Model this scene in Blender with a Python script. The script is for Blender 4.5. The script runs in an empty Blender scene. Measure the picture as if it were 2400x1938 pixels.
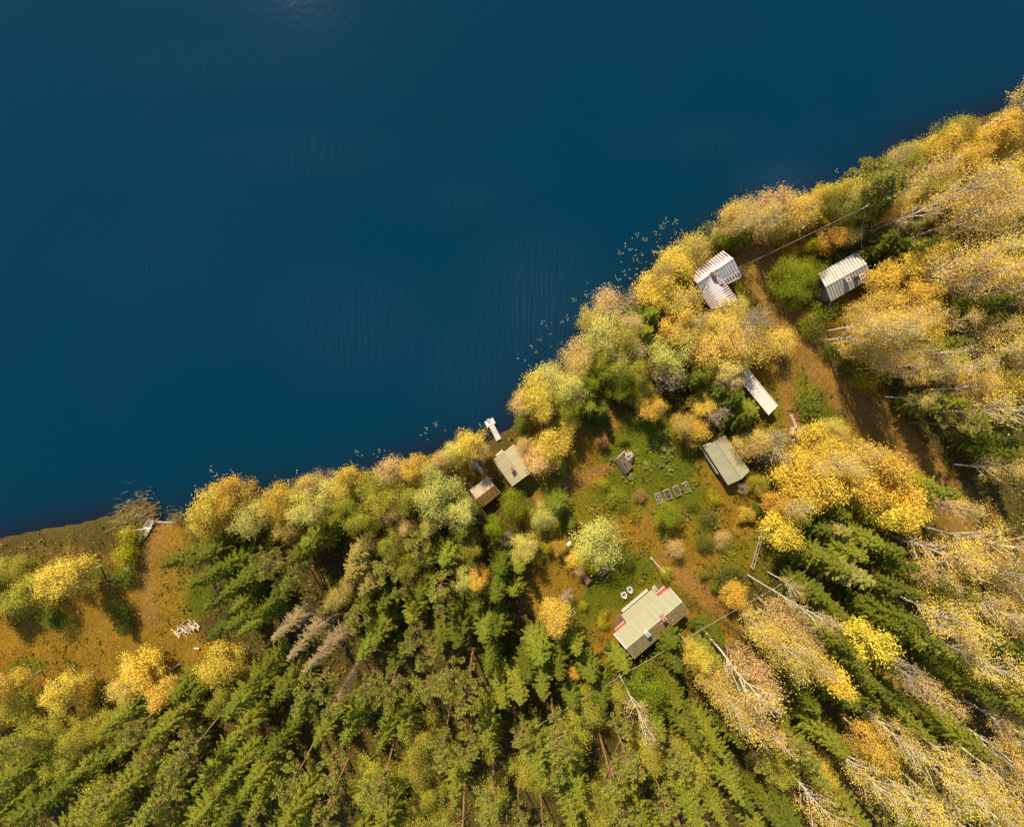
import bpy, math, random
import numpy as np
from mathutils import Vector, Matrix

# ------------------------------------------------------------------ camera, sky, sun, exposure
H = 70.0                       # flying height of the camera over the lake
S = 0.057                      # metres per source pixel at lake level
scene = bpy.context.scene
C = scene.collection
cam_d = bpy.data.cameras.new('camera')
cam = bpy.data.objects.new('camera', cam_d); C.objects.link(cam)
cam.location = (0, 0, H); cam.rotation_euler = (0, 0, 0)
cam_d.sensor_width = 36.0
cam_d.lens = 36.0 * H / (2400 * S)
cam_d.clip_start = 1.0; cam_d.clip_end = 2000.0
scene.camera = cam

SUN_EL = math.radians(44.0)
SX, SY = -0.44, 0.90
_n = math.hypot(SX, SY); SX /= _n; SY /= _n
world = bpy.data.worlds.new('World'); scene.world = world; world.use_nodes = True
wn = world.node_tree.nodes; wl = world.node_tree.links
bg = wn['Background']
sky = wn.new('ShaderNodeTexSky'); sky.sky_type = 'NISHITA'; sky.sun_disc = False
sky.air_density = 0.8; sky.dust_density = 0.2; sky.ozone_density = 0.0
sky.sun_elevation = SUN_EL; sky.sun_rotation = math.atan2(SX, SY)
wl.new(sky.outputs['Color'], bg.inputs['Color']); bg.inputs['Strength'].default_value = 0.145
sun_d = bpy.data.lights.new('sun', 'SUN'); sun_d.energy = 5.0; sun_d.angle = math.radians(0.5)
sun_d.color = (1.0, 0.865, 0.61)
sun = bpy.data.objects.new('sun', sun_d); C.objects.link(sun)
sun.rotation_euler = Vector((SX * math.cos(SUN_EL), SY * math.cos(SUN_EL), math.sin(SUN_EL))).to_track_quat('Z', 'Y').to_euler()
vs = scene.view_settings
vs.view_transform = 'Standard'; vs.look = 'None'; vs.gamma = 1.0; vs.exposure = 0.75
try: vs.use_curve_mapping = False
except Exception: pass
scene.cycles.max_bounces = 6
scene.cycles.transparent_max_bounces = 4

random.seed(7); rng = np.random.default_rng(7)

# ------------------------------------------------------------------ placing
def at(px, py, z=0.0):
    """source-photo pixel seen on the level z -> world point"""
    k = S * (1 - z / H)
    return Vector(((px - 1200) * k, -(py - 969) * k, z))
U = 2400 / 2150.0
def dp(px, py, z=0.0): return at(px * U, py * U, z)
def zoom(ox, oy, sc):
    return lambda zx, zy, z=0.0: at(ox + zx / sc, oy + zy / sc, z)

SHORE = [(-1500, 1500), (-400, 1330), (0, 1262), (150, 1235), (277, 1212), (340, 1224), (414, 1224), (450, 1196), (520, 1172), (600, 1160),
         (690, 1152), (780, 1136), (860, 1112), (940, 1090), (1020, 1062), (1090, 1040), (1153, 1033), (1183, 1013), (1205, 990),
         (1215, 955), (1240, 920), (1300, 880), (1350, 845), (1370, 800), (1400, 760), (1450, 745), (1480, 715), (1530, 650),
         (1590, 590), (1655, 560), (1700, 520), (1770, 490), (1834, 472), (1945, 452), (2020, 440), (2060, 400), (2090, 370),
         (2140, 335), (2250, 290), (2400, 240), (2800, 120), (4200, -200)]
SW = np.array([[at(x, y).x, at(x, y).y] for x, y in SHORE])
for _k in range(1):
    SW = np.vstack([SW[:1]] + [np.stack([a * .75 + b * .25, a * .25 + b * .75]) for a, b in zip(SW[:-1], SW[1:])] + [SW[-1:]])
_j = np.random.default_rng(4); SW[1:-1] += _j.normal(scale=.16, size=(len(SW) - 2, 2))
POLY = np.vstack([SW, [[900, -900], [-900, -900]]])
def sdist(x, y):
    """distance to the shoreline, positive on land"""
    x = np.atleast_1d(np.asarray(x, float)); y = np.atleast_1d(np.asarray(y, float))
    d = np.full(x.shape, 1e9)
    for a, b in zip(SW[:-1], SW[1:]):
        e = b - a; t = np.clip(((x - a[0]) * e[0] + (y - a[1]) * e[1]) / (e @ e), 0, 1)
        d = np.minimum(d, np.hypot(x - a[0] - t * e[0], y - a[1] - t * e[1]))
    ins = np.zeros(x.shape, bool)
    for a, b in zip(POLY, np.roll(POLY, -1, 0)):
        c = ((a[1] > y) != (b[1] > y))
        with np.errstate(divide='ignore', invalid='ignore'):
            xi = (b[0] - a[0]) * (y - a[1]) / (b[1] - a[1]) + a[0]
        ins ^= c & (x < xi)
    return np.where(ins, d, -d)
def gza(x, y):
    d = sdist(x, y)
    x = np.atleast_1d(np.asarray(x, float)); y = np.atleast_1d(np.asarray(y, float))
    w = 0.07 * np.sin(x * .9 + 1.3 * np.sin(y * .5)) * np.cos(y * .8 + np.sin(x * .37)) + 0.05 * np.sin(x * 2.3 + y * 1.7)
    land = 0.04 + 0.95 * (1 - np.exp(-np.maximum(d, 0) / 5.0)) + w * np.clip(d / 2, 0, 1)
    wat = -0.04 - np.minimum(-d * 0.28, 2.4)
    return np.where(d > 0, land, wat)
def gz(x, y): return float(gza(x, y)[0])
def gnd(px, py):
    z = 0.9
    for _ in range(3):
        p = at(px, py, z); z = gz(p.x, p.y)
    p.z = z
    return p
def gndd(px, py): return gnd(px * U, py * U)

# ------------------------------------------------------------------ materials
def newmat(name):
    m = bpy.data.materials.new(name); m.use_nodes = True
    nt = m.node_tree; nt.nodes.clear()
    out = nt.nodes.new('ShaderNodeOutputMaterial')
    return m, nt, out
def nd(nt, t, **kw):
    n = nt.nodes.new(t)
    for k, v in kw.items(): setattr(n, k, v)
    return n
def noise(nt, vec, scale, detail=4, rough=.6, dist=0):
    n = nd(nt, 'ShaderNodeTexNoise'); n.inputs['Scale'].default_value = scale; n.inputs['Detail'].default_value = detail
    n.inputs['Roughness'].default_value = rough; n.inputs['Distortion'].default_value = dist
    if vec is not None: nt.links.new(vec, n.inputs['Vector'])
    return n.outputs['Fac']
def ramp(nt, fac, stops):
    n = nd(nt, 'ShaderNodeValToRGB'); nt.links.new(fac, n.inputs['Fac'])
    el = n.color_ramp.elements
    while len(el) < len(stops): el.new(0.5)
    for e, (p, c) in zip(el, stops):
        e.position = p; e.color = (c[0], c[1], c[2], 1) if not isinstance(c, (int, float)) else (c, c, c, 1)
    return n.outputs['Color']
def mix(nt, fac, a, b, mode='MIX'):
    n = nd(nt, 'ShaderNodeMix', data_type='RGBA', blend_type=mode)
    for s, v in ((n.inputs['Factor'], fac), (n.inputs['A'], a), (n.inputs['B'], b)):
        if isinstance(v, (int, float)): s.default_value = v
        elif isinstance(v, tuple): s.default_value = (*v, 1)
        else: nt.links.new(v, s)
    return n.outputs['Result']
def mth(nt, op, a, b=None):
    n = nd(nt, 'ShaderNodeMath', operation=op)
    for s, v in zip(n.inputs, (a, b)):
        if v is None: continue
        if isinstance(v, (int, float)): s.default_value = v
        else: nt.links.new(v, s)
    return n.outputs[0]
def principled(nt, out, col, rough=.8, metal=0.0, bump=None, bdist=.05, bstr=.5, spec=.3):
    b = nd(nt, 'ShaderNodeBsdfPrincipled')
    if isinstance(col, tuple): b.inputs['Base Color'].default_value = (*col, 1)
    else: nt.links.new(col, b.inputs['Base Color'])
    if isinstance(rough, (int, float)): b.inputs['Roughness'].default_value = rough
    else: nt.links.new(rough, b.inputs['Roughness'])
    b.inputs['Metallic'].default_value = metal; b.inputs['Specular IOR Level'].default_value = spec
    if bump is not None:
        n = nd(nt, 'ShaderNodeBump'); n.inputs['Distance'].default_value = bdist; n.inputs['Strength'].default_value = bstr
        nt.links.new(bump, n.inputs['Height']); nt.links.new(n.outputs['Normal'], b.inputs['Normal'])
    nt.links.new(b.outputs[0], out.inputs['Surface'])
    return b
def simple(name, col, var=.25, scale=6., rough=.8, metal=0., bump=.02, spec=.3):
    m, nt, out = newmat(name)
    tc = nd(nt, 'ShaderNodeTexCoord').outputs['Object']
    f = noise(nt, tc, scale, 5, .65)
    lo = tuple(c * (1 - var) for c in col); hi = tuple(min(1, c * (1 + var)) for c in col)
    oi = nd(nt, 'ShaderNodeObjectInfo').outputs['Random']
    c = ramp(nt, f, [(.3, lo), (.7, hi)])
    c = mix(nt, 1.0, c, ramp(nt, oi, [(0, (.86, .86, .86)), (1, (1.1, 1.1, 1.1))]), 'MULTIPLY')
    principled(nt, out, c, rough, metal, f, bump, .5, spec)
    return m
M = {}
def leaf_material(name='foliage', fixed=None):
    m, nt, out = newmat(name)
    oi = nd(nt, 'ShaderNodeObjectInfo')
    at_ = nd(nt, 'ShaderNodeAttribute', attribute_name='tint').outputs['Fac']
    hsv = nd(nt, 'ShaderNodeHueSaturation')
    if fixed is None: nt.links.new(oi.outputs['Color'], hsv.inputs['Color'])
    else: hsv.inputs['Color'].default_value = (*fixed, 1)
    h = mth(nt, 'ADD', mth(nt, 'MULTIPLY', at_, .036), .482)
    h = mth(nt, 'ADD', h, mth(nt, 'MULTIPLY', mth(nt, 'SUBTRACT', oi.outputs['Random'], .5), .02))
    nt.links.new(h, hsv.inputs['Hue'])
    v = mth(nt, 'ADD', mth(nt, 'MULTIPLY', mth(nt, 'FRACT', mth(nt, 'MULTIPLY', at_, 7.31)), .8), .62)
    nt.links.new(v, hsv.inputs['Value'])
    d = nd(nt, 'ShaderNodeBsdfDiffuse'); t = nd(nt, 'ShaderNodeBsdfTranslucent'); mx = nd(nt, 'ShaderNodeMixShader')
    nt.links.new(hsv.outputs[0], d.inputs['Color']); nt.links.new(hsv.outputs[0], t.inputs['Color'])
    mx.inputs[0].default_value = .38
    nt.links.new(d.outputs[0], mx.inputs[1]); nt.links.new(t.outputs[0], mx.inputs[2])
    nt.links.new(mx.outputs[0], out.inputs['Surface'])
    return m
def coloured_bits():
    m, nt, out = newmat('ground_leaves')
    c = nd(nt, 'ShaderNodeAttribute', attribute_name='col').outputs['Color']
    d = nd(nt, 'ShaderNodeBsdfDiffuse'); t = nd(nt, 'ShaderNodeBsdfTranslucent'); mx = nd(nt, 'ShaderNodeMixShader')
    nt.links.new(c, d.inputs['Color']); nt.links.new(c, t.inputs['Color']); mx.inputs[0].default_value = .2
    nt.links.new(d.outputs[0], mx.inputs[1]); nt.links.new(t.outputs[0], mx.inputs[2])
    nt.links.new(mx.outputs[0], out.inputs['Surface'])
    return m
def birch_bark():
    m, nt, out = newmat('birch_bark')
    tc = nd(nt, 'ShaderNodeTexCoord').outputs['Object']
    mp = nd(nt, 'ShaderNodeMapping'); mp.inputs['Scale'].default_value = (2, 2, 7); nt.links.new(tc, mp.inputs['Vector'])
    f = noise(nt, mp.outputs[0], 3.0, 4, .6)
    c = ramp(nt, f, [(.36, (.07, .055, .045)), (.44, (.42, .36, .29)), (.6, (.66, .58, .47))])
    principled(nt, out, c, .8)
    return m
def roof_rust(name, base, rust, amount):
    """panel roof: bare zinc with rust run along the seams, u across one panel, v from ridge to eave"""
    m, nt, out = newmat(name)
    uv = nd(nt, 'ShaderNodeUVMap').outputs[0]
    sp = nd(nt, 'ShaderNodeSeparateXYZ'); nt.links.new(uv, sp.inputs[0])
    u, v = sp.outputs[0], sp.outputs[1]
    tc = nd(nt, 'ShaderNodeTexCoord').outputs['Object']
    oi = nd(nt, 'ShaderNodeObjectInfo').outputs['Random']
    n1 = noise(nt, tc, 2.2, 4, .7)
    n2 = noise(nt, tc, 14., 3, .6)
    # width of the rust run grows towards the eave and ends in a ragged tip before the ridge
    tip = mth(nt, 'SUBTRACT', v, mth(nt, 'ADD', .0, mth(nt, 'MULTIPLY', oi, .2)))
    w = mth(nt, 'MULTIPLY', tip, amount)
    w = mth(nt, 'ADD', w, mth(nt, 'MULTIPLY', mth(nt, 'SUBTRACT', n1, .5), .35))
    w = mth(nt, 'MINIMUM', w, min(.60, amount * .55))
    msk = ramp(nt, mth(nt, 'SUBTRACT', w, u), [(.0, 0.0), (.06, 1.0)])
    b = ramp(nt, n2, [(.3, tuple(c * .86 for c in base)), (.7, base)])
    r = ramp(nt, n2, [(.3, tuple(c * .6 for c in rust)), (.7, rust)])
    c = mix(nt, msk, b, r)
    st = ramp(nt, n1, [(.64, 0.0), (.74, .22)])
    c = mix(nt, st, c, tuple(.5 * x + .5 * y for x, y in zip(base, rust)))
    principled(nt, out, c, .55, 0, n2, .004, .3, .4)
    return m
def roof_sheet(name, base, stain, amt, scale=1.4):
    m, nt, out = newmat(name)
    tc = nd(nt, 'ShaderNodeNewGeometry').outputs['Position']
    f = noise(nt, tc, scale, 5, .7); g = noise(nt, tc, 9., 3, .6)
    c = mix(nt, ramp(nt, f, [(.45, 0.0), (.75, amt)]), base, stain)
    c = mix(nt, 1., c, ramp(nt, g, [(.3, (.88, .88, .88)), (.7, (1.05, 1.05, 1.05))]), 'MULTIPLY')
    oi = nd(nt, 'ShaderNodeObjectInfo').outputs['Random']
    c = mix(nt, 1., c, ramp(nt, oi, [(0, (.94, .94, .94)), (1, (1.04, 1.04, 1.04))]), 'MULTIPLY')
    principled(nt, out, c, .7, 0, g, .004, .3, .15)
    return m
def board_mat(name, col, var=.35, stretch=(1, 12, 12)):
    m, nt, out = newmat(name)
    tc = nd(nt, 'ShaderNodeTexCoord').outputs['Object']
    mp = nd(nt, 'ShaderNodeMapping'); mp.inputs['Scale'].default_value = stretch; nt.links.new(tc, mp.inputs['Vector'])
    f = noise(nt, mp.outputs[0], 2., 4, .65)
    oi = nd(nt, 'ShaderNodeObjectInfo').outputs['Random']
    c = ramp(nt, f, [(.3, tuple(x * (1 - var) for x in col)), (.7, tuple(min(1, x * (1 + var)) for x in col))])
    c = mix(nt, 1., c, ramp(nt, oi, [(0, (.72, .72, .72)), (1, (1.15, 1.15, 1.15))]), 'MULTIPLY')
    principled(nt, out, c, .85, 0, f, .006, .4)
    return m
M['leaf'] = leaf_material(); M['bits'] = coloured_bits(); M['birch'] = birch_bark()
M['bark'] = simple('brown_bark', (.16, .105, .06), .4, 8, .9)
M['pinebark'] = simple('pine_bark', (.26, .14, .065), .35, 6, .9)
M['twig'] = simple('grey_twigs', (.40, .32, .22), .3, 5, .9)
M['deadwood'] = simple('dead_spruce_wood', (.27, .185, .08), .3, 5, .9)
M['tin_rust'] = roof_rust('rusty_tin', (.54, .50, .51), (.18, .055, .026), 1.5)
M['tin_rust_low'] = roof_rust('lightly_rusted_tin', (.42, .41, .44), (.21, .08, .045), .35)
M['tin'] = roof_sheet('old_zinc', (.40, .375, .33), (.29, .27, .25), .7)
M['seam'] = simple('dark_seam', (.20, .18, .16), .3, 4, .7)
M['cream_sheet'] = roof_sheet('cream_sheet', (.42, .36, .20), (.44, .29, .14), .5)
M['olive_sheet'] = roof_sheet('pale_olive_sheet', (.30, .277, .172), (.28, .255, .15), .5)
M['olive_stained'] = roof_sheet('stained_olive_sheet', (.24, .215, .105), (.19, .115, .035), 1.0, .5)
M['grey_sheet'] = roof_sheet('grey_green_sheet', (.33, .30, .185), (.28, .25, .145), .6)
M['white_sheet'] = roof_sheet('white_sheet', (.56, .52, .45), (.55, .50, .40), .6)
M['felt'] = roof_sheet('pale_felt', (.40, .30, .20), (.32, .23, .14), .7, 1.0)
M['dark_felt'] = roof_sheet('dark_felt', (.11, .085, .055), (.075, .06, .038), .8, 1.2)
M['red_wood'] = board_mat('red_boards', (.36, .085, .05), .25)
M['brown_wood'] = board_mat('brown_boards', (.17, .10, .06))
M['dark_wood'] = board_mat('dark_boards', (.10, .075, .055))
M['grey_wood'] = board_mat('grey_boards', (.36, .31, .25))
M['tan_wood'] = board_mat('tan_boards', (.52, .38, .22))
M['white_wood'] = board_mat('white_boards', (.54, .50, .46), .1)
M['white_paint'] = simple('white_paint', (.52, .49, .43), .08, 5, .5)
M['brick'] = simple('brick', (.36, .17, .11), .35, 9, .9)
M['stone'] = simple('stone', (.36, .27, .21), .45, 5, .9)
M['soil'] = simple('dark_soil', (.05, .037, .025), .5, 12, 1.)
M['metal'] = simple('galvanised', (.45, .45, .45), .2, 6, .4, .3)
M['black'] = simple('soot_black', (.02, .018, .016), .3, 8, .8)
M['glass'] = simple('window_glass', (.04, .05, .06), .2, 3, .1, 0, 0, .6)
M['orange_paint'] = simple('orange_paint', (.55, .15, .06), .25, 5, .6)
M['green_hull'] = simple('grey_green_hull', (.27, .27, .18), .3, 4, .6)
M['logwood'] = board_mat('split_wood', (.55, .42, .28), .3)
M['wire'] = simple('wire', (.42, .38, .32), .1, 2, .5)

# lily pads
def pad_mat():
    m, nt, out = newmat('lily_leaf')
    oi = nd(nt, 'ShaderNodeObjectInfo').outputs['Random']
    c = ramp(nt, oi, [(0, (.09, .13, .035)), (.45, (.18, .20, .06)), (.7, (.26, .24, .10)), (1, (.20, .25, .16))])
    principled(nt, out, c, .45, spec=.5)
    return m
M['pad'] = pad_mat()

# ------------------------------------------------------------------ mesh helpers
def link(o, parent=None):
    C.objects.link(o)
    if parent is not None: o.parent = parent
    return o
def tag(o, label=None, cat=None, group=None, kind=None):
    if label: o['label'] = label
    if cat: o['category'] = cat
    if group: o['group'] = group
    if kind: o['kind'] = kind
    return o
def empty(name, loc=(0, 0, 0), rz=0.):
    o = bpy.data.objects.new(name, None); o.location = loc; o.rotation_euler = (0, 0, rz); o.empty_display_size = .3
    return link(o)
def fast_mesh(name, V, F, mats, tint=None, col=None, smooth=False):
    """V (n,3), F (m,4) arrays"""
    V = np.asarray(V, np.float32); F = np.asarray(F, np.int32)
    me = bpy.data.meshes.new(name)
    me.vertices.add(len(V)); me.vertices.foreach_set('co', V.ravel())
    k = F.shape[1]
    me.loops.add(F.size); me.loops.foreach_set('vertex_index', F.ravel())
    me.polygons.add(len(F)); me.polygons.foreach_set('loop_start', np.arange(0, F.size, k, dtype=np.int32))
    me.polygons.foreach_set('loop_total', np.full(len(F), k, np.int32))
    if smooth: me.polygons.foreach_set('use_smooth', np.ones(len(F), bool))
    for m in mats: me.materials.append(m)
    if tint is not None:
        a = me.attributes.new('tint', 'FLOAT', 'POINT'); a.data.foreach_set('value', np.asarray(tint, np.float32))
    if col is not None:
        a = me.attributes.new('col', 'FLOAT_COLOR', 'POINT')
        c4 = np.ones((len(V), 4), np.float32); c4[:, :3] = col; a.data.foreach_set('color', c4.ravel())
    me.update(calc_edges=True); me.validate()
    return me
class MB:
    """collects boxes, bars, tubes into ONE mesh"""
    def __init__(s): s.v = []; s.f = []; s.uv = {}
    def poly(s, pts, uvs=None):
        b = len(s.v); s.v += [tuple(p) for p in pts]; s.f.append(tuple(range(b, b + len(pts))))
        if uvs: s.uv[len(s.f) - 1] = uvs
        return s
    def hexa(s, bot, top):
        """closed prism from two polygons of the same length"""
        n = len(bot); b = len(s.v); s.v += [tuple(p) for p in bot] + [tuple(p) for p in top]
        s.f.append(tuple(b + i for i in reversed(range(n)))); s.f.append(tuple(b + n + i for i in range(n)))
        for i in range(n):
            j = (i + 1) % n; s.f.append((b + i, b + j, b + n + j, b + n + i))
        return s
    def box(s, c, size, rz=0., tilt=0., axis='X'):
        m = Matrix.Translation(Vector(c)) @ Matrix.Rotation(rz, 4, 'Z') @ Matrix.Rotation(tilt, 4, axis)
        x, y, z = (q / 2 for q in size)
        q = [m @ Vector(p) for p in ((-x, -y, -z), (x, -y, -z), (x, y, -z), (-x, y, -z), (-x, -y, z), (x, -y, z), (x, y, z), (-x, y, z))]
        return s.hexa(q[:4], q[4:])
    def bar(s, a, b, w, h=None):
        a = Vector(a); b = Vector(b); d = (b - a).normalized()
        up = Vector((0, 0, 1)) if abs(d.z) < .95 else Vector((1, 0, 0))
        r = d.cross(up).normalized() * (w / 2); u = r.cross(d).normalized() * ((h or w) / 2)
        return s.hexa([a - r - u, a + r - u, a + r + u, a - r + u], [b - r - u, b + r - u, b + r + u, b - r + u])
    def tube(s, pts, rad, n=6, cap=True):
        pts = [Vector(p) for p in pts]; b = len(s.v)
        if not isinstance(rad, (list, tuple)): rad = [rad] * len(pts)
        for i, p in enumerate(pts):
            d = (pts[min(i + 1, len(pts) - 1)] - pts[max(i - 1, 0)]).normalized()
            up = Vector((0, 0, 1)) if abs(d.z) < .9 else Vector((1, 0, 0))
            r = d.cross(up).normalized(); u = r.cross(d)
            for k in range(n):
                a = 2 * math.pi * k / n; s.v.append(tuple(p + (r * math.cos(a) + u * math.sin(a)) * rad[i]))
        for i in range(len(pts) - 1):
            for k in range(n):
                j = (k + 1) % n; s.f.append((b + i * n + k, b + i * n + j, b + (i + 1) * n + j, b + (i + 1) * n + k))
        if cap:
            s.f.append(tuple(b + k for k in reversed(range(n)))); e = b + (len(pts) - 1) * n; s.f.append(tuple(e + k for k in range(n)))
        return s
    def build(s, name, mat, parent=None, smooth=False, fix=True):
        o = bpy.data.objects.new(name, s.mesh(name, mat, parent, smooth, fix)); return link(o, parent)
    def mesh(s, name, mat, parent=None, smooth=False, fix=True):
        me = bpy.data.meshes.new(name)
        v = s.v
        if parent is not None and fix:
            inv = Matrix.LocRotScale(parent.location, parent.rotation_euler, parent.scale).inverted() if parent.parent is None else \
                (Matrix.LocRotScale(parent.parent.location, parent.parent.rotation_euler, parent.parent.scale)
                 @ Matrix.LocRotScale(parent.location, parent.rotation_euler, parent.scale)).inverted()
            v = [tuple(inv @ Vector(p)) for p in v]
        me.from_pydata(v, [], s.f)
        for m in (mat if isinstance(mat, (list, tuple)) else [mat]): me.materials.append(m)
        if s.uv:
            l = me.uv_layers.new(name='UVMap')
            for pi, uvs in s.uv.items():
                for li, q in zip(me.polygons[pi].loop_indices, uvs): l.data[li].uv = q
        if smooth:
            for p in me.polygons: p.use_smooth = True
        me.update(); return me

# ------------------------------------------------------------------ SETTING: water, ground
def axis(lo, hi, step, far):
    a = list(np.arange(lo, hi + step / 2, step)); l = [lo]; r = [hi]; d = step
    while l[-1] > -far: d *= 1.6; l.append(l[-1] - d)
    d = step
    while r[-1] < far: d *= 1.6; r.append(r[-1] + d)
    return np.array(l[:0:-1] + a + r[1:])
def grid(xs, ys):
    X, Y = np.meshgrid(xs, ys); nx, ny = len(xs), len(ys)
    i = np.arange(nx * ny).reshape(ny, nx)
    F = np.stack([i[:-1, :-1], i[:-1, 1:], i[1:, 1:], i[1:, :-1]], -1).reshape(-1, 4)
    return X.ravel(), Y.ravel(), F
X, Y, F = grid(axis(-72, 72, .5, 700), axis(-60, 60, .5, 700))
Z = gza(X, Y)
def blob(cx, cy, rx, ry, rot=0.):
    p = dp(cx, cy, .9); k = S * U
    dx, dy = X - p.x, -(Y - p.y); c, s = math.cos(math.radians(rot)), math.sin(math.radians(rot))
    u = (dx * c + dy * s) / (rx * k); v = (-dx * s + dy * c) / (ry * k)
    return np.clip(1.5 - 1.0 * np.hypot(u, v), 0, 1)
def track(pts, w):
    q = [dp(x, y, .9) for x, y in pts]; k = S * U; d = np.full(X.shape, 1e9)
    for a, b in zip(q[:-1], q[1:]):
        ex, ey = b.x - a.x, b.y - a.y; t = np.clip(((X - a.x) * ex + (Y - a.y) * ey) / (ex * ex + ey * ey), 0, 1)
        d = np.minimum(d, np.hypot(X - a.x - t * ex, Y - a.y - t * ey))
    return np.clip(1.5 - d / (w * k), 0, 1)
def many(fs):
    r = np.zeros_like(X)
    for f in fs: r = np.maximum(r, f)
    return r
LAWN = many([blob(110, 1300, 40, 22, 20), blob(190, 1200, 30, 18), blob(20, 1190, 50, 18, -8), blob(60, 1400, 40, 20), blob(420, 1255, 25, 40), blob(1330, 945, 75, 40, -20), blob(1400, 1000, 70, 45, -25), blob(1290, 1010, 60, 45), blob(1280, 1240, 60, 42, -35), blob(1330, 1195, 50, 30),
             blob(1725, 870, 55, 45), blob(1380, 900, 60, 30), blob(1230, 1280, 30, 25), blob(1450, 1035, 50, 25)])
OLIVE = many([blob(60, 1250, 120, 60), blob(150, 1380, 90, 60), blob(-20, 1420, 120, 60), blob(1330, 1080, 230, 190), blob(1640, 640, 110, 150, 30), blob(1720, 860, 120, 120), blob(370, 1280, 50, 90), blob(1560, 1120, 120, 90), blob(1230, 1330, 90, 60)])
LITTER = many([blob(120, 1330, 200, 150), blob(290, 1280, 95, 130, 10), blob(330, 1380, 140, 70), blob(1240, 960, 65, 55), blob(1620, 520, 70, 45), blob(1660, 620, 45, 110, -25), blob(1170, 1240, 70, 60), blob(1450, 1180, 80, 45, 30),
               blob(1360, 1115, 90, 40), blob(1500, 1010, 40, 60, -30), blob(1560, 1080, 70, 50), blob(1560, 740, 120, 80), blob(1800, 880, 100, 70, 40), blob(1130, 950, 100, 45, -40),
               blob(1020, 980, 60, 30), blob(1290, 1330, 40, 60), blob(1480, 1330, 70, 40, 30), blob(1850, 640, 120, 120), blob(340, 1130, 50, 40), blob(1700, 480, 130, 40)])
PATH = many([track([(1580, 520), (1625, 610), (1668, 690), (1740, 780), (1830, 880), (1900, 955), (2000, 1060), (2150, 1200)], 44), track([(1640, 730), (1655, 830), (1668, 900), (1670, 920)], 17),
             track([(1400, 1180), (1440, 1210), (1500, 1260), (1560, 1300)], 26), track([(1258, 790), (1272, 840), (1295, 890)], 10), track([(1600, 1440), (1700, 1425), (1900, 1425), (2150, 1440)], 22),
             track([(1190, 1000), (1280, 985), (1230, 1010), (1130, 1045)], 12), track([(330, 1110), (305, 1180), (310, 1300)], 20)])
col = np.stack([LAWN, LITTER, PATH, OLIVE], 1).astype(np.float32)
def ground_mat():
    m, nt, out = newmat('forest_ground')
    a = nd(nt, 'ShaderNodeAttribute', attribute_name='cover')
    sp = nd(nt, 'ShaderNodeSeparateColor'); nt.links.new(a.outputs['Color'], sp.inputs[0])
    g = nd(nt, 'ShaderNodeNewGeometry').outputs['Position']
    n0 = noise(nt, g, .16, 3, .6); n1 = noise(nt, g, .55, 5, .65); n2 = noise(nt, g, 2.4, 5, .7); n3 = noise(nt, g, 9., 4, .7)
    def wob(w, k=.9):
        v = mth(nt, 'ADD', w, mth(nt, 'MULTIPLY', mth(nt, 'SUBTRACT', mth(nt, 'ADD', mth(nt, 'MULTIPLY', n1, .6), mth(nt, 'MULTIPLY', n2, .4)), .5), k * 2))
        return ramp(nt, mth(nt, 'MULTIPLY', v, mth(nt, 'MINIMUM', mth(nt, 'MULTIPLY', w, 3.), 1.)), [(.25, 0.0), (.75, 1.0)])
    dark = ramp(nt, n2, [(.3, (.045, .027, .009)), (.5, (.075, .050, .012)), (.72, (.068, .070, .012))])
    olive = ramp(nt, n2, [(.28, (.095, .075, .006)), (.5, (.14, .115, .008)), (.72, (.19, .13, .011))])
    lawn = ramp(nt, n2, [(.3, (.062, .075, .003)), (.7, (.105, .115, .006))])
    lit = ramp(nt, n2, [(.25, (.11, .058, .005)), (.5, (.20, .113, .010)), (.75, (.28, .165, .018))])
    path = ramp(nt, n2, [(.25, (.12, .062, .012)), (.5, (.20, .108, .022)), (.75, (.30, .165, .042))])
    c = mix(nt, wob(a.outputs['Alpha']), dark, olive)
    c = mix(nt, wob(sp.outputs[1]), c, lit)
    c = mix(nt, wob(sp.outputs[0], .7), c, lawn)
    c = mix(nt, wob(sp.outputs[2], .7), c, path)
    c = mix(nt, 1., c, ramp(nt, n3, [(.25, (.62, .62, .62)), (.75, (1.25, 1.25, 1.25))]), 'MULTIPLY')
    c = mix(nt, 1., c, ramp(nt, n0, [(.3, (.85, .85, .85)), (.7, (1.1, 1.08, 1.05))]), 'MULTIPLY')
    principled(nt, out, c, .95, 0, mth(nt, 'ADD', n2, mth(nt, 'MULTIPLY', n3, .5)), .12, .8, .1)
    return m
gm = fast_mesh('ground', np.stack([X, Y, Z], 1), F, [ground_mat()], smooth=True)
a = gm.attributes.new('cover', 'FLOAT_COLOR', 'POINT'); a.data.foreach_set('color', col.ravel())
tag(link(bpy.data.objects.new('ground', gm)), 'leaf strewn forest floor, grass clearing and rusty brown track behind the lake shore', kind='structure')
WX, WY, WF = grid(axis(-72, 72, 1., 700), axis(-45, 60, 1., 700))
wd = -sdist(WX, WY)
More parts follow.
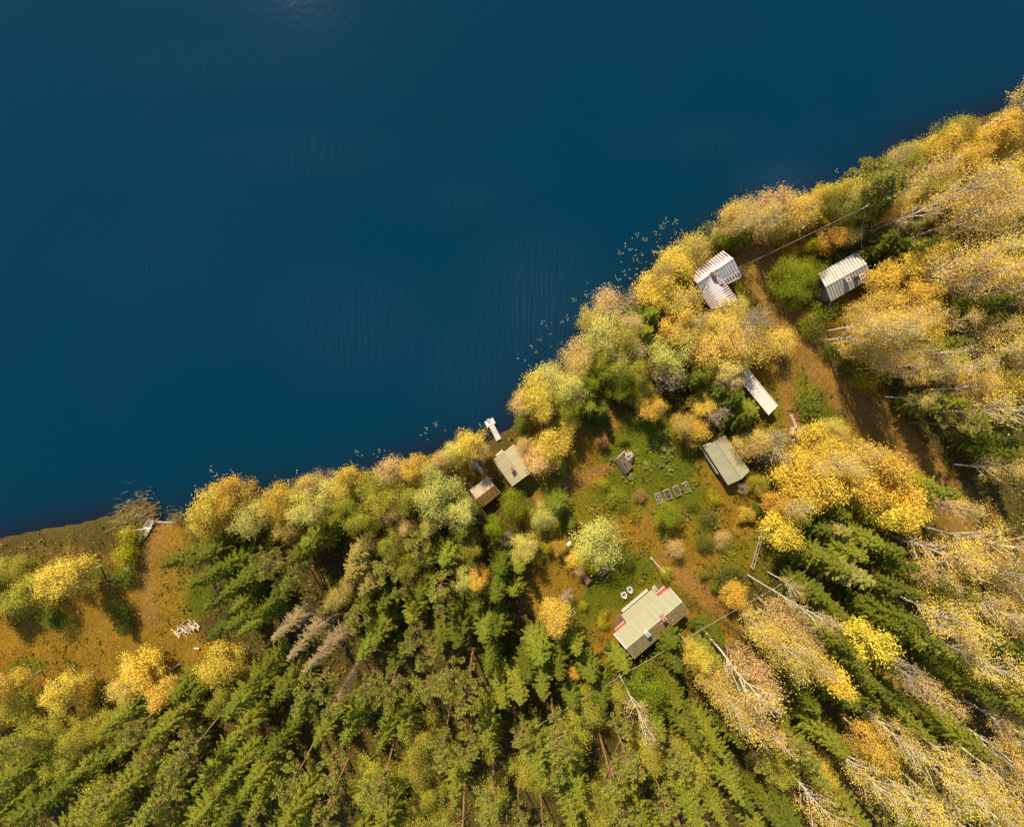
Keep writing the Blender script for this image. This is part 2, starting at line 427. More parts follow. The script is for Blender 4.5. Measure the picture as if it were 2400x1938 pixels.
def water_mat():
    m, nt, out = newmat('lake_water')
    g = nd(nt, 'ShaderNodeNewGeometry').outputs['Position']
    shore_dist = nd(nt, 'ShaderNodeAttribute', attribute_name='tint').outputs['Fac']
    big = noise(nt, g, .022, 3, .5)
    mid = noise(nt, g, .09, 4, .6)
    body = ramp(nt, mth(nt, 'ADD', mth(nt, 'MULTIPLY', big, .8), mth(nt, 'MULTIPLY', mid, .2)), [(.36, (.0002, .0215, .042)), (.5, (.0003, .0215, .046)), (.66, (.0010, .0213, .050))])
    c = mix(nt, ramp(nt, shore_dist, [(.0, 1.0), (.05, .7), (.16, .2), (.34, 0.)]), body, (.006, .010, .020))  # dark band by the shore: tree reflection and shade put into the colour
    mp = nd(nt, 'ShaderNodeMapping'); mp.inputs['Scale'].default_value = (1., .11, 1.); mp.inputs['Rotation'].default_value = (0, 0, math.radians(6)); nt.links.new(g, mp.inputs['Vector'])
    rip = noise(nt, mp.outputs[0], 2.1, 2, .5, .35)
    patch = nd(nt, 'ShaderNodeAttribute', attribute_name='ripple').outputs['Fac']
    fine = noise(nt, g, .9, 2, .5)
    c = mix(nt, mth(nt, 'MULTIPLY', patch, .5), c, (.0085, .028, .058))  # paler sky sheen of ruffled water put into the body colour
    hgt = mth(nt, 'ADD', mth(nt, 'MULTIPLY', mth(nt, 'MULTIPLY', rip, patch), 1.), mth(nt, 'MULTIPLY', fine, .04))
    principled(nt, out, c, .05, 0, hgt, .5, .8, .16).inputs['IOR'].default_value = 1.33
    return m
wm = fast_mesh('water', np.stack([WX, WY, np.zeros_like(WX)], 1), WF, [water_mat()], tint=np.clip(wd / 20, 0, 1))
RPL = np.zeros_like(WX)
for cx, cy, rx, ry, st in ((760, 690, 260, 150, .6), (1130, 640, 190, 190, .9), (1000, 760, 200, 160, .6), (640, 330, 240, 70, .4), (1640, 385, 120, 60, 1.), (1060, 730, 120, 80, .6), (1480, 300, 200, 60, .35), (700, 1010, 60, 40, .4), (300, 560, 200, 120, .25), (400, 150, 260, 70, .25), (980, 420, 160, 80, .3)):
    p_ = dp(cx, cy, 0); RPL = np.maximum(RPL, st * np.clip(1.15 - np.hypot((WX - p_.x) / (rx * S * U), (WY - p_.y) / (ry * S * U)), 0, 1) ** 1.2)
a_ = wm.attributes.new('ripple', 'FLOAT', 'POINT'); a_.data.foreach_set('value', RPL.astype(np.float32))
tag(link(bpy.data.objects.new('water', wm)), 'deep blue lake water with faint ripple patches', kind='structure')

# ------------------------------------------------------------------ BUILDINGS
def slope(parent, name, R0, R1, E1, E0, n, mat, seam_mat=None, rib=.035, ribw=.03, under=None, thick=.05, lift=.0):
    """a roof slope: an underlay slab (part) carrying n sheet panels (sub-parts), each with its raised seam"""
    R0, R1, E1, E0 = (Vector(p) for p in (R0, R1, E1, E0))
    nrm = (R1 - R0).cross(E0 - R0).normalized()
    if nrm.z < 0: nrm = -nrm
    b = MB(); t = nrm * thick; q = [R0, R1, E1, E0]
    b.hexa([p - t * 2.6 for p in q], [p - t * 1.5 for p in q])
    sl = b.build(name, under or M['brown_wood'], parent)
    for i in range(n):
        f0, f1 = i / n, (i + 1) / n
        a0, a1 = R0.lerp(R1, f0), R0.lerp(R1, f1); e0, e1 = E0.lerp(E1, f0), E0.lerp(E1, f1)
        g = MB(); j = nrm * (.004 * ((i * 7) % 3) + lift)
        top = [a0 + j, a1 + j, e1 + j, e0 + j]
        g.poly(top, [(0, 0), (1, 0), (1, 1), (0, 1)])
        g.hexa([p - nrm * .018 for p in top], [p - nrm * .002 for p in top])
        o = g.build('roof_panel', [mat], sl)
        if rib:
            w = (a1 - a0).normalized() * ribw
            r = MB(); up = nrm * rib; r.hexa([a0 - w + j, a0 + w + j, e0 + w + j, e0 - w + j], [a0 - w * .6 + up + j, a0 + w * .6 + up + j, e0 + w * .6 + up + j, e0 - w * .6 + up + j])
            # the raised seam belongs to its panel
            me = o.data; off = len(me.vertices)
            inv = Matrix.Translation(-parent.location)
            vs_ = [tuple(v.co) for v in me.vertices] + [tuple(inv @ Vector(p)) for p in r.v]
            fs_ = [tuple(p.vertices) for p in me.polygons] + [tuple(off + k for k in f) for f in r.f]
            nm = bpy.data.meshes.new('roof_panel'); nm.from_pydata(vs_, [], fs_); nm.materials.append(mat); nm.materials.append(seam_mat or mat)
            uvl = nm.uv_layers.new(name='UVMap'); np0 = len(me.polygons)
            for li, qv in zip(nm.polygons[0].loop_indices, [(0, 0), (1, 0), (1, 1), (0, 1)]): uvl.data[li].uv = qv
            for p in list(nm.polygons)[np0:]: p.material_index = 1
            nm.update(); o.data = nm
    return sl
def ridge_cap(parent, A, B, mat, w=.16):
    A, B = Vector(A), Vector(B); d = (B - A).normalized(); r = d.cross(Vector((0, 0, 1))).normalized() * w
    up = Vector((0, 0, .05)); dn = Vector((0, 0, -.05))
    m = MB(); m.hexa([A - r + dn, A + dn * .2, A + r + dn, A + up], [B - r + dn, B + dn * .2, B + r + dn, B + up]); return m.build('ridge_cap', mat, parent)
def walls(parent, foot, z0, tops, mat, name='wall'):
    """one wall per side; tops: height (or list of extra gable points) over each corner"""
    n = len(foot)
    for i in range(n):
        a, b = foot[i], foot[(i + 1) % n]
        d = Vector((b[0] - a[0], b[1] - a[1], 0)); nrm = Vector((d.y, -d.x, 0)).normalized() * .06
        m = MB(); P = [Vector((a[0], a[1], z0)), Vector((b[0], b[1], z0)), Vector((b[0], b[1], tops[(i + 1) % n])), Vector((a[0], a[1], tops[i]))]
        m.hexa([p - nrm for p in P], [p + nrm for p in P]); m.build(name, mat, parent)
def gable(parent, a, b, zeave, apex, mat):
    a = Vector((a[0], a[1], zeave)); b = Vector((b[0], b[1], zeave)); ap = Vector(apex)
    d = b - a; nrm = Vector((d.y, -d.x, 0)).normalized() * .06; m = MB()
    m.hexa([a - nrm, b - nrm, ap - nrm], [a + nrm, b + nrm, ap + nrm]); m.build('gable', mat, parent)
def chimney(parent, c, size, ztop, zbot, mat, rz, cap=None, pots=0, name='chimney'):
    m = MB(); m.box((c.x, c.y, (ztop + zbot) / 2), (size[0], size[1], ztop - zbot), rz); o = m.build(name, mat, parent)
    m = MB(); m.box((c.x, c.y, ztop + .04), (size[0] + .06, size[1] + .06, .08), rz); m.build('chimney_cap', cap or mat, o)
    for k in range(pots):
        q = Matrix.Rotation(rz, 3, 'Z') @ Vector(((k - (pots - 1) / 2) * size[0] * .42, 0, 0))
        m = MB(); m.tube([(c.x + q.x, c.y + q.y, ztop + .08), (c.x + q.x, c.y + q.y, ztop + .22)], .075, 8); m.build('flue', M['black'], o)
    return o
def rect_inset(P, d):
    c = sum((Vector((p.x, p.y, 0)) for p in P), Vector()) / len(P); out = []
    for p in P:
        v = Vector((p.x, p.y, 0)) - c; L = v.length; out.append(c + v * ((L - d * 1.41) / L))
    return out

# --- A: cabin with the rust striped tin roof and a wing
zA = zoom(1590, 570, 10.21)
zr, ze = 4.55, 3.55
A0 = zA(450, 960, zr); A1 = zA(1320, 370, zr)
NWl, NWr = zA(228, 762, ze), zA(1065, 178, ze)
SEr = zA(1515, 790, ze - .1); SEl = zA(575, 1265, ze - .05)
cA = sum((A0, A1, SEr, SEl), Vector()) / 4
hA = empty('tin_roof_cabin', (cA.x, cA.y, gz(cA.x, cA.y)))
tag(hA, 'red cabin by the shore under a white tin roof striped with rust, with a wing', 'cabin')
slope(hA, 'roof', A0, A1, NWr, NWl, 15, M['tin_rust'], M['tin_rust'])
# the right half of the lake-away slope is cleaner; it breaks into a rustier lean-to strip near the eave
br = .62
Wj = zA(760, 815, zr - .04)          # where the wing ridge meets
slope(hA, 'roof', A0, A1, A1.lerp(SEr, br), A0.lerp(SEl, br), 15, M['tin_rust_low'], M['seam'])
slope(hA, 'roof', A0.lerp(SEl, br) - Vector((0, 0, .03)), A1.lerp(SEr, br) - Vector((0, 0, .03)), SEr, SEl, 15, M['tin_rust'], M['tin_rust'])
ridge_cap(hA, A0, A1, M['tin'])
WE = zA(1165, 1475, zr - .1)
WR0, WR1 = zA(1085, 885, ze + .10), zA(1400, 1340, ze + .02)
WL0, WL1 = zA(560, 1262, ze + .10), zA(785, 1580, ze + .02)
WR0.z += .05; WL0.z += .05
RL, RR = Wj.lerp(WE, .28), Wj.lerp(WE, .31)
for e0_, e1_, r_ in ((WL0, WL1, RL), (WR0, WR1, RR)):
    slope(hA, 'wing_roof', r_, WE, e1_, e0_, 9, M['tin_rust'], M['tin_rust'], lift=.03)
    slope(hA, 'wing_valley', Wj, r_, e0_, Wj + (e0_ - Wj) * .02, 4, M['tin_rust'], M['tin_rust'], lift=.03)
ridge_cap(hA, Wj, WE, M['white_sheet'], .13)
for e in (WL0, WR0):
    m = MB(); m.bar(Wj + Vector((0, 0, .07)), e + Vector((0, 0, .07)), .2, .03); m.build('valley_flashing', M['tin'], hA)
fo = rect_inset([NWl, NWr, SEr, SEl], .28); g0 = hA.location.z - .1
walls(hA, [(p.x, p.y) for p in fo], g0, [ze - .12, ze - .12, ze - .2, ze - .2], M['red_wood'])
gable(hA, fo[1], fo[2], ze - .2, A1.lerp(A0, .06) - Vector((0, 0, .12)), M['red_wood'])
gable(hA, fo[3], fo[0], ze - .2, A0.lerp(A1, .06) - Vector((0, 0, .12)), M['red_wood'])
fw = rect_inset([WL0.lerp(Wj, .1), WL1, WR1, WR0.lerp(Wj, .1)], .25)
walls(hA, [(p.x, p.y) for p in fw], g0, [ze - .15] * 4, M['red_wood'])
gable(hA, fw[1], fw[2], ze - .2, WE.lerp(Wj, .06) - Vector((0, 0, .12)), M['red_wood'])
rzA = math.atan2(A1.y - A0.y, A1.x - A0.x)
chimney(hA, zA(862, 700, 5.2), (.62, .5), 5.35, 3.9, M['tan_wood'], rzA, M['stone'], 3)
chimney(hA, zA(1020, 935, 4.4), (.5, .38), 4.35, 3.6, M['brick'], rzA, M['tin'], 1)
# lean-to window bay on the gable side, door step and gutter
m = MB(); c = zA(385, 1005, 2.6); m.box((c.x, c.y, 1.9), (1.0, .55, 1.5), rzA + math.pi / 2); bay = m.build('window_bay', M['white_paint'], hA)
m = MB(); m.box((c.x, c.y, 2.68), (.75, .32, .05), rzA + math.pi / 2); m.build('pane', M['glass'], bay)
m = MB(); m.bar(SEr + Vector((.03, -.03, -.05)), SEr.lerp(SEl, .36) + Vector((.03, -.05, -.05)), .09); m.build('gutter', M['white_paint'], hA)
m = MB(); m.bar(A1.lerp(SEr, .55) + Vector((.05, 0, .03)), SEr + Vector((.05, 0, .03)), .10, .06); m.build('bargeboard', M['grey_wood'], hA)

# --- B: grey zinc roof cabin with two chimneys
zB = zoom(1890, 570, 11.57)
zr, ze = 4.5, 3.45
R0, R1 = zB(515, 1190, zr), zB(1640, 565, zr)
E0, E1 = zB(320, 830, ze), zB(1385, 218, ze)
Q0, Q1 = zB(660, 1585, ze), zB(1775, 945, ze)
cB = (E0 + E1 + Q0 + Q1) / 4
hB = empty('zinc_roof_cabin', (cB.x, cB.y, gz(cB.x, cB.y)))
tag(hB, 'cabin beside the track under a grey zinc seam roof with two chimneys', 'cabin')
slope(hB, 'roof', R0, R1, E1, E0, 15, M['tin'], M['seam'], .05, .035)
slope(hB, 'roof', R0, R1, Q1, Q0, 15, M['tin'], M['seam'], .05, .035)
ridge_cap(hB, R0, R1, M['tin'], .12)
fo = rect_inset([E0, E1, Q1, Q0], .3); g0 = hB.location.z - .1
walls(hB, [(p.x, p.y) for p in fo], g0, [ze - .15] * 4, M['grey_wood'])
gable(hB, fo[1], fo[2], ze - .2, R1.lerp(R0, .06) - Vector((0, 0, .12)), M['grey_wood'])
gable(hB, fo[3], fo[0], ze - .2, R0.lerp(R1, .06) - Vector((0, 0, .12)), M['grey_wood'])
rzB = math.atan2(R1.y - R0.y, R1.x - R0.x)
chimney(hB, zB(1120, 985, 4.7), (.62, .55), 4.75, 3.7, M['stone'], rzB, M['grey_wood'], 1)
chimney(hB, zB(1470, 905, 4.9), (.62, .5), 5.1, 3.6, M['brown_wood'], rzB, M['tan_wood'], 2)
# side porch with its pale hatch and rail
pc = zB(400, 1260, 1.6); m = MB(); m.box((pc.x, pc.y, 1.25), (.95, 2.5, .14), rzB); dk = m.build('porch_deck', M['dark_wood'], hB)
m = MB(); c = zB(478, 1285, 1.8); m.box((c.x, c.y, 1.6), (.42, .62, .7), rzB); m.build('cabinet', M['tan_wood'], hB)
m = MB(); a, b = zB(330, 1215, 2.1), zB(500, 1510, 2.1); m.bar(a, b, .07)
for f in (0.02, .5, .98):
    p = a.lerp(b, f); m.bar((p.x, p.y, 1.2), (p.x, p.y, 2.1), .07)
m.build('porch_rail', M['grey_wood'], hB)
a, b = zB(690, 1600, ze), zB(690, 1600, ze); m = MB(); b = gnd(1934, 751.6); m.tube([Q0 + Vector((0, 0, -.05)), (b.x, b.y, b.z + .05)], .035, 6); m.build('downpipe', M['white_paint'], hB)

# --- C: long low white roof
zC = zoom(1640, 840, 5.6)
zh, zl = 3.0, 2.75
c0, c1 = zC(600, 108, zh), zC(1025, 620, zh); c2, c3 = zC(905, 745, zl), zC(468, 215, zl)
cc = (c0 + c1 + c2 + c3) / 4
hC = empty('long_shed', (cc.x, cc.y, gz(cc.x, cc.y)))
tag(hC, 'long low shed under a white sheet roof, half hidden by a spruce beside the path', 'shed')
slope(hC, 'roof', c0, c1, c2, c3, 22, M['white_sheet'], M['white_sheet'], .012, .02)
fo = rect_inset([c0, c1, c2, c3], .15); walls(hC, [(p.x, p.y) for p in fo], hC.location.z - .1, [zh - .12, zh - .12, zl - .1, zl - .1], M['grey_wood'])
m = MB(); m.bar(c0 + Vector((0, 0, .02)), c1 + Vector((0, 0, .02)), .08); m.build('edge_trim', M['white_paint'], hC)

# --- D: small grey green roof woodshed
zr, ze = 3.5, 2.7
R0, R1 = zC(205, 1088, zr), zC(548, 1582, zr)
E0, E1 = zC(55, 1168, ze), zC(370, 1662, ze); Q0, Q1 = zC(330, 1003, ze), zC(657, 1475, ze)
cD = (E0 + E1 + Q0 + Q1) / 4
hD = empty('wood_shed', (cD.x, cD.y, gz(cD.x, cD.y)))
tag(hD, 'narrow shed under a grey green ribbed gable roof right of the vegetable boxes', 'shed')
slope(hD, 'roof', R0, R1, E1, E0, 18, M['grey_sheet'], M['grey_sheet'], .02, .03)
slope(hD, 'roof', R0, R1, Q1, Q0, 18, M['grey_sheet'], M['grey_sheet'], .02, .03)
ridge_cap(hD, R0, R1, M['grey_sheet'], .1)
fo = rect_inset([E0, E1, Q1, Q0], .2); g0 = hD.location.z - .1
walls(hD, [(p.x, p.y) for p in fo], g0, [ze - .12] * 4, M['brown_wood'])
gable(hD, fo[1], fo[2], ze - .2, R1.lerp(R0, .05) - Vector((0, 0, .12)), M['brown_wood'])
gable(hD, fo[3], fo[0], ze - .2, R0.lerp(R1, .05) - Vector((0, 0, .12)), M['brown_wood'])
m = MB(); m.bar(zC(35, 1152, ze + .06), zC(142, 1112, ze + .25), .16, .05); m.build('bargeboard', M['white_paint'], hD)
for k in range(4):
    o = k * 9; a, b = zC(8 + o * 1.6, 1160 + o * 1.2, 1.7 + .12 * k), zC(215 + o, 1500 + o * .5, 1.7 + .12 * k)
    m = MB(); m.bar(a, b, .14, .06); tag(m.build('plank', M['grey_wood']), ['lowest', 'second lowest', 'second highest', 'highest'][k] + ' of the long planks stacked along the left wall of the ribbed roof shed', 'plank', 'planks stacked along the shed')

# --- E: cream roofed boathouse
zE = zoom(1090, 960, 7.55)
zr, ze = 3.75, 3.05
R0, R1 = zE(680, 748, zr), zE(1012, 1225, zr)
E0, E1 = zE(488, 880, ze), zE(835, 1357, ze); Q0, Q1 = zE(860, 605, ze), zE(1205, 1085, ze)
cE = (E0 + E1 + Q0 + Q1) / 4
hE = empty('boathouse', (cE.x, cE.y, gz(cE.x, cE.y)))
tag(hE, 'lakeside sauna hut under a cream seamed roof with a brick chimney, above the jetty', 'hut')
slope(hE, 'roof', R0, R1, E1, E0, 13, M['cream_sheet'], M['seam'], .03, .02)
slope(hE, 'roof', R0, R1, Q1, Q0, 13, M['cream_sheet'], M['seam'], .03, .02)
ridge_cap(hE, R0, R1, M['cream_sheet'], .1)
fo = rect_inset([E0, E1, Q1, Q0], .25); g0 = hE.location.z - .2
walls(hE, [(p.x, p.y) for p in fo], g0, [ze - .12] * 4, M['brown_wood'])
gable(hE, fo[1], fo[2], ze - .2, R1.lerp(R0, .05) - Vector((0, 0, .1)), M['brown_wood'])
gable(hE, fo[3], fo[0], ze - .2, R0.lerp(R1, .05) - Vector((0, 0, .1)), M['brown_wood'])
rzE = math.atan2(R1.y - R0.y, R1.x - R0.x)
chimney(hE, zE(830, 1045, 4.2), (.5, .45), 4.3, 3.2, M['brick'], rzE, M['brick'], 1)
pq = [zE(540, 797, 2.75), zE(655, 702, 2.75), zE(692, 742, 2.9), zE(572, 832, 2.9)]
m = MB(); m.hexa([p - Vector((0, 0, .07)) for p in pq], pq); m.build('porch_roof', M['felt'], hE)
for p in pq[:2]:
    m = MB(); m.bar((p.x, p.y, gz(p.x, p.y) - .1), (p.x, p.y, p.z - .08), .09); m.build('post', M['brown_wood'], hE)
m = MB(); m.bar(zE(478, 880, ze), zE(828, 1362, ze), .07); m.build('gutter', M['dark_wood'], hE)

# --- F: little shed, one slope pale felt, the other buried in leaves
zr, ze = 3.2, 2.75
R0, R1 = zE(195, 1582, zr), zE(512, 1337, zr)
E0, E1 = zE(80, 1420, ze), zE(405, 1180, ze); Q0, Q1 = zE(310, 1722, ze - .35), zE(622, 1472, ze - .35)
cF = (E0 + E1 + Q0 + Q1) / 4
hF = empty('felt_roof_shed', (cF.x, cF.y, gz(cF.x, cF.y)))
tag(hF, 'small lakeside shed, one roof slope of pale felt and the other buried in brown leaves', 'shed')
slope(hF, 'roof', R0, R1, E1, E0, 2, M['felt'], M['felt'], .01, .02)
slope(hF, 'roof', R0, R1, Q1, Q0, 2, M['dark_felt'], M['dark_felt'], .01, .02)
fo = rect_inset([E0, E1, Q1, Q0], .15); g0 = hF.location.z - .1
walls(hF, [(p.x, p.y) for p in fo], g0, [ze - .15, ze - .15, ze - .45, ze - .45], M['brown_wood'])
m = MB(); m.bar(zE(425, 1222, 3.05), zE(470, 1215, 3.05), .1); m.build('roof_hook', M['white_paint'], hF)
m = MB(); m.bar(R1 + Vector((.04, 0, .03)), Q1 + Vector((.04, 0, .03)), .07); m.build('bargeboard', M['grey_wood'], hF)
FQ = (R0, R1, Q1, Q0)

# --- G: big cottage with the pale olive roof
zG = zoom(1420, 1350, 8.267)
zr, ze = 4.6, 3.7
R0, R1 = zG(393, 1405, zr), zG(1471, 497, zr)
E0, E1 = zG(150, 1115, ze), zG(1228, 218, ze)
Q0, Q1 = zG(560, 1597, ze), zG(1606, 700, ze)
X0, X1 = zG(303, 743, ze - .40), zG(890, 255, ze - .40)       # eave of the porch bay
Y0 = E0.lerp(E1, .235).lerp(R0.lerp(R1, .235), .03); Y1 = E0.lerp(E1, .80).lerp(R0.lerp(R1, .80), .03)      # where the bay starts, tucked under the main sheets
cG = (E0 + E1 + Q0 + Q1) / 4
hG = empty('cottage', (cG.x, cG.y, gz(cG.x, cG.y)))
tag(hG, 'large red walled cottage at the bottom under a pale olive ribbed roof with porch bay', 'cottage')
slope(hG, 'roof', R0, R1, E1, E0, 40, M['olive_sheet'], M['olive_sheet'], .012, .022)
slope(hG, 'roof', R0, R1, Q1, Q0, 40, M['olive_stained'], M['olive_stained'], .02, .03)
slope(hG, 'porch_roof', Y0 - Vector((0, 0, .035)), Y1 - Vector((0, 0, .035)), X1, X0, 22, M['olive_sheet'], M['olive_sheet'], .012, .022)
ridge_cap(hG, R0, R1, M['olive_sheet'], .14)
fo = rect_inset([E0, E1, Q1, Q0], .3); g0 = hG.location.z - .1
walls(hG, [(p.x, p.y) for p in fo], 2.35, [ze - .15] * 4, M['red_wood'])
walls(hG, [(p.x, p.y) for p in rect_inset([E0, E1, Q1, Q0], .33)], g0, [2.347] * 4, M['dark_wood'], 'foundation')
gable(hG, fo[1], fo[2], ze - .2, R1.lerp(R0, .04) - Vector((0, 0, .12)), M['red_wood'])
gable(hG, fo[3], fo[0], ze - .2, R0.lerp(R1, .04) - Vector((0, 0, .12)), M['red_wood'])
rzG = math.atan2(R1.y - R0.y, R1.x - R0.x)
for P, Q in ((E0, R0), (E1, R1), (Q0, R0), (Q1, R1)):
    m = MB(); m.bar(P + Vector((0, 0, .03)), Q + Vector((0, 0, .03)), .09, .06); m.build('bargeboard', M['white_paint'] if P in (E0, E1) else M['grey_wood'], hG)
br_ = chimney(hG, zG(1120, 815, 5.1), (.5, .5), 5.25, 3.9, M['brick'], rzG, M['brick'], 1)
for k in range(4):
    d = Matrix.Rotation(rzG + k * 1.57 + .3, 3, 'Z') @ Vector((.55, 0, 0)); c = zG(1135, 850, 4.5)
    m = MB(); m.bar(c + d * .5, c + d * 1.15 + Vector((0, 0, -.1)), .10, .05); m.build('bracket', M['tan_wood'], br_)
chimney(hG, zG(808, 1120, 5.0), (.5, .62), 5.0, 3.9, M['white_paint'], rzG, M['metal'], 1, name='ventilation_box')
# porch: deck, white balustrade, steps both sides, red floor strips
gA, gB = zG(318, 690, 2.55), zG(815, 270, 2.55)
dk = [zG(345, 705, 1.5), zG(835, 300, 1.5), zG(1010, 390, 1.5), zG(412, 872, 1.5)]
m = MB(); m.hexa([p - Vector((0, 0, .12)) for p in dk], dk); m.build('porch_deck', M['orange_paint'], hG)
m = MB(); m.bar(gA, gB, .14, .06); m.bar(gA - Vector((0, 0, .5)), gB - Vector((0, 0, .5)), .10, .06); rl = m.build('porch_railing', M['white_paint'], hG)
for k in range(26):
    p = gA.lerp(gB, (k + .5) / 26); m = MB(); m.bar((p.x, p.y, 2.05), (p.x, p.y, 2.5), .05); m.build('baluster', M['white_paint'], rl)
def strip(a, b, c, d, mat, nm, z=2.2, h=.1):
    q = [zG(*a, z), zG(*b, z), zG(*c, z), zG(*d, z)]; mm = MB(); mm.hexa([p - Vector((0, 0, h)) for p in q], q); return mm.build(nm, mat, hG)
strip((195, 1050), (385, 850), (412, 872), (215, 1062), M['orange_paint'], 'side_veranda', 2.4)
strip((172, 1035), (345, 872), (355, 882), (190, 1058), M['white_paint'], 'veranda_rail', 2.75, .07)
strip((965, 330), (1130, 190), (1180, 240), (1012, 388), M['white_paint'], 'side_veranda', 2.4)
strip((992, 335), (1138, 218), (1152, 232), (1008, 362), M['orange_paint'], 'veranda_floor', 2.42, .04)
for k in range(5):
    f = k / 5
    strip((255 + 75 * f - 8, 785 + 85 * f * .9 - 10), (305 + 65 * f * .9, 745 + 70 * f), (316 + 65 * f * .9, 757 + 70 * f), (267 + 75 * f - 8, 797 + 85 * f * .9 - 10), M['brown_wood'], 'step', 1.5 + .12 * k, .09)
for k in range(4):
    f = k / 4
    strip((893 + 66 * f, 225 + 88 * f), (935 + 62 * f, 178 + 88 * f), (948 + 62 * f, 196 + 88 * f), (906 + 66 * f, 243 + 88 * f), M['tan_wood'], 'step', 2.0 - .1 * k, .09)
for a, b in (((893, 222), (960, 325)), ((938, 175), (1005, 270))):
    m = MB(); m.bar(zG(*a, 2.5), zG(*b, 2.6), .06); m.build('hand_rail', M['white_paint'], hG)
GQ = (R0, R1, Q1, Q0)

# --- H: earth cellar roof with a stone heap
zH = zoom(1420, 1030, 9.773)
zr, ze = 1.85, 1.45
R0, R1 = zH(285, 440, zr), zH(492, 765, zr)
E0, E1 = zH(188, 468, ze), zH(425, 805, ze); Q0, Q1 = zH(395, 330, ze), zH(622, 620, ze)
cH = (E0 + E1 + Q0 + Q1) / 4
hH = empty('root_cellar', (cH.x, cH.y, gz(cH.x, cH.y)))
tag(hH, 'low earth cellar with a dark felt roof on the lawn, its back heaped with stones', 'cellar')
slope(hH, 'roof', R0, R1, E1, E0, 3, M['dark_felt'], M['dark_felt'], .0)
slope(hH, 'roof', R0, R1, Q1, Q0, 3, M['dark_felt'], M['dark_felt'], .0)
fo = rect_inset([E0, E1, Q1, Q0], .12); g0 = hH.location.z - .1
walls(hH, [(p.x, p.y) for p in fo], g0, [ze - .1] * 4, M['stone'])
gable(hH, fo[3], fo[0], ze - .12, R0.lerp(R1, .05) - Vector((0, 0, .1)), M['dark_wood'])
gable(hH, fo[1], fo[2], ze - .12, R1.lerp(R0, .05) - Vector((0, 0, .1)), M['dark_wood'])
m = MB(); c = zH(432, 556, 1.95); m.tube([(c.x, c.y, 1.5), (c.x, c.y, 2.1)], .07, 8); m.build('vent_pipe', M['black'], hH)
for k in range(3):
    m = MB(); m.bar(zH(262 + 10 * k, 425 - 14 * k, 1.2 + .14 * k), zH(412 + 10 * k, 292 - 14 * k, 1.2 + .14 * k), .16); m.build('log', M['grey_wood'], hH)

# stones
def stone_mesh(seed):
    r = random.Random(seed); m = MB(); ring = []
    n = 7; v = [(0, 0, -.32)]
    for lv, (zz, rr) in enumerate(((-.22, .72), (.1, 1.), (.42, .7))):
        for k in range(n):
            a = 2 * math.pi * (k + .3 * lv) / n; q = rr * r.uniform(.8, 1.15); v.append((q * math.cos(a), q * math.sin(a) * .8, zz + r.uniform(-.07, .07)))
    v.append((0, 0, .55)); f = []
    for k in range(n):
        j = (k + 1) % n; f.append((0, 1 + j, 1 + k))
        for lv in range(2): f.append((1 + lv * n + k, 1 + lv * n + j, 1 + (lv + 1) * n + j, 1 + (lv + 1) * n + k))
        f.append((1 + 2 * n + k, 1 + 2 * n + j, 1 + 3 * n))
    me = bpy.data.meshes.new('stone'); me.from_pydata(v, [], f); me.materials.append(M['stone'])
    return me
STM = [stone_mesh(i) for i in range(5)]
def stone(p, r, name='stone', label=None, cat=None, group=None):
    o = bpy.data.objects.new(name, random.choice(STM)); o.location = p; o.rotation_euler = (random.uniform(-.3, .3), random.uniform(-.3, .3), random.uniform(0, 6.28)); o.scale = (r, r, r * .9)
    link(o); return tag(o, label, cat, group)
rs = random.Random(3)
for k in range(46):
    a = rs.uniform(0, 6.28); q = math.sqrt(rs.random()); p = zH(545 + 95 * q * math.cos(a) - 20 * q, 375 + 125 * q * math.sin(a), 1.3)
    p.z = 1.45 + .55 * (1 - q * q); stone(p, rs.uniform(.10, .18), 'stone', 'pinkish stone in the heap on the back of the dark roofed earth cellar', 'stone', 'stones heaped on the cellar')
zS = zoom(270, 1190, 5.6)
for k in range(15):
    p = zS(540 + 262 * (k + .3 * rs.random()) / 15, 186 + 6 * rs.random() + 8 * k / 15, .2); stone(Vector((p.x, p.y, .12)), rs.uniform(.14, .24), 'shore_stone', 'pale stone in the row edging the bank right of the white rowing boat', 'stone', 'stones edging the bank by the boat')

# --- vegetable boxes
def raised_bed(c, L, W, rz, label, group, cat='raised bed', soilcol='soil'):
    t = empty('raised_bed', c, rz); tag(t, label, cat, group)
    for sx, sy, lx, ly in ((0, 1, L, .05), (0, -1, L, .05), (1, 0, .05, W - .1), (-1, 0, .05, W - .1)):
        m = MB(); m.box((sx * (L / 2 - .025), sy * (W / 2 - .025), .14), (lx, ly, .36)); m.build('side_board', M['grey_wood'], t, fix=False)
    m = MB(); n = 6
    for i in range(n):
        for j in range(4):
            m.box((-L / 2 + .05 + (L - .1) * (i + .5) / n, -W / 2 + .05 + (W - .1) * (j + .5) / 4, .12), ((L - .1) / n, (W - .1) / 4, .18 + .05 * rs.random()))
    m.build('soil', M[soilcol], t, fix=False)
    return t
BEDS = []
for (zx, zy), lab in zip(((1200, 1337), (1408, 1253), (1613, 1172), (1828, 1090)), ('leftmost of the four grey framed vegetable boxes, grown over with pale weeds', 'second box from the left of the four in the lawn, bare dark soil',
        'third box from the left of the four in the lawn, green weeds at one side', 'rightmost of the four framed vegetable boxes, full of green weeds')):
    p = zH(zx, zy, 1.0); p.z = gz(p.x, p.y) - .02
    BEDS.append((raised_bed(p, 1.32, .78, -math.atan2(210, 90), lab, 'vegetable boxes in the lawn'), lab))
p = gnd(1340.7, 1433.3); raised_bed(p, .72, .68, math.radians(38), 'single square framed planting box on the grass left of the olive roof cottage', None)

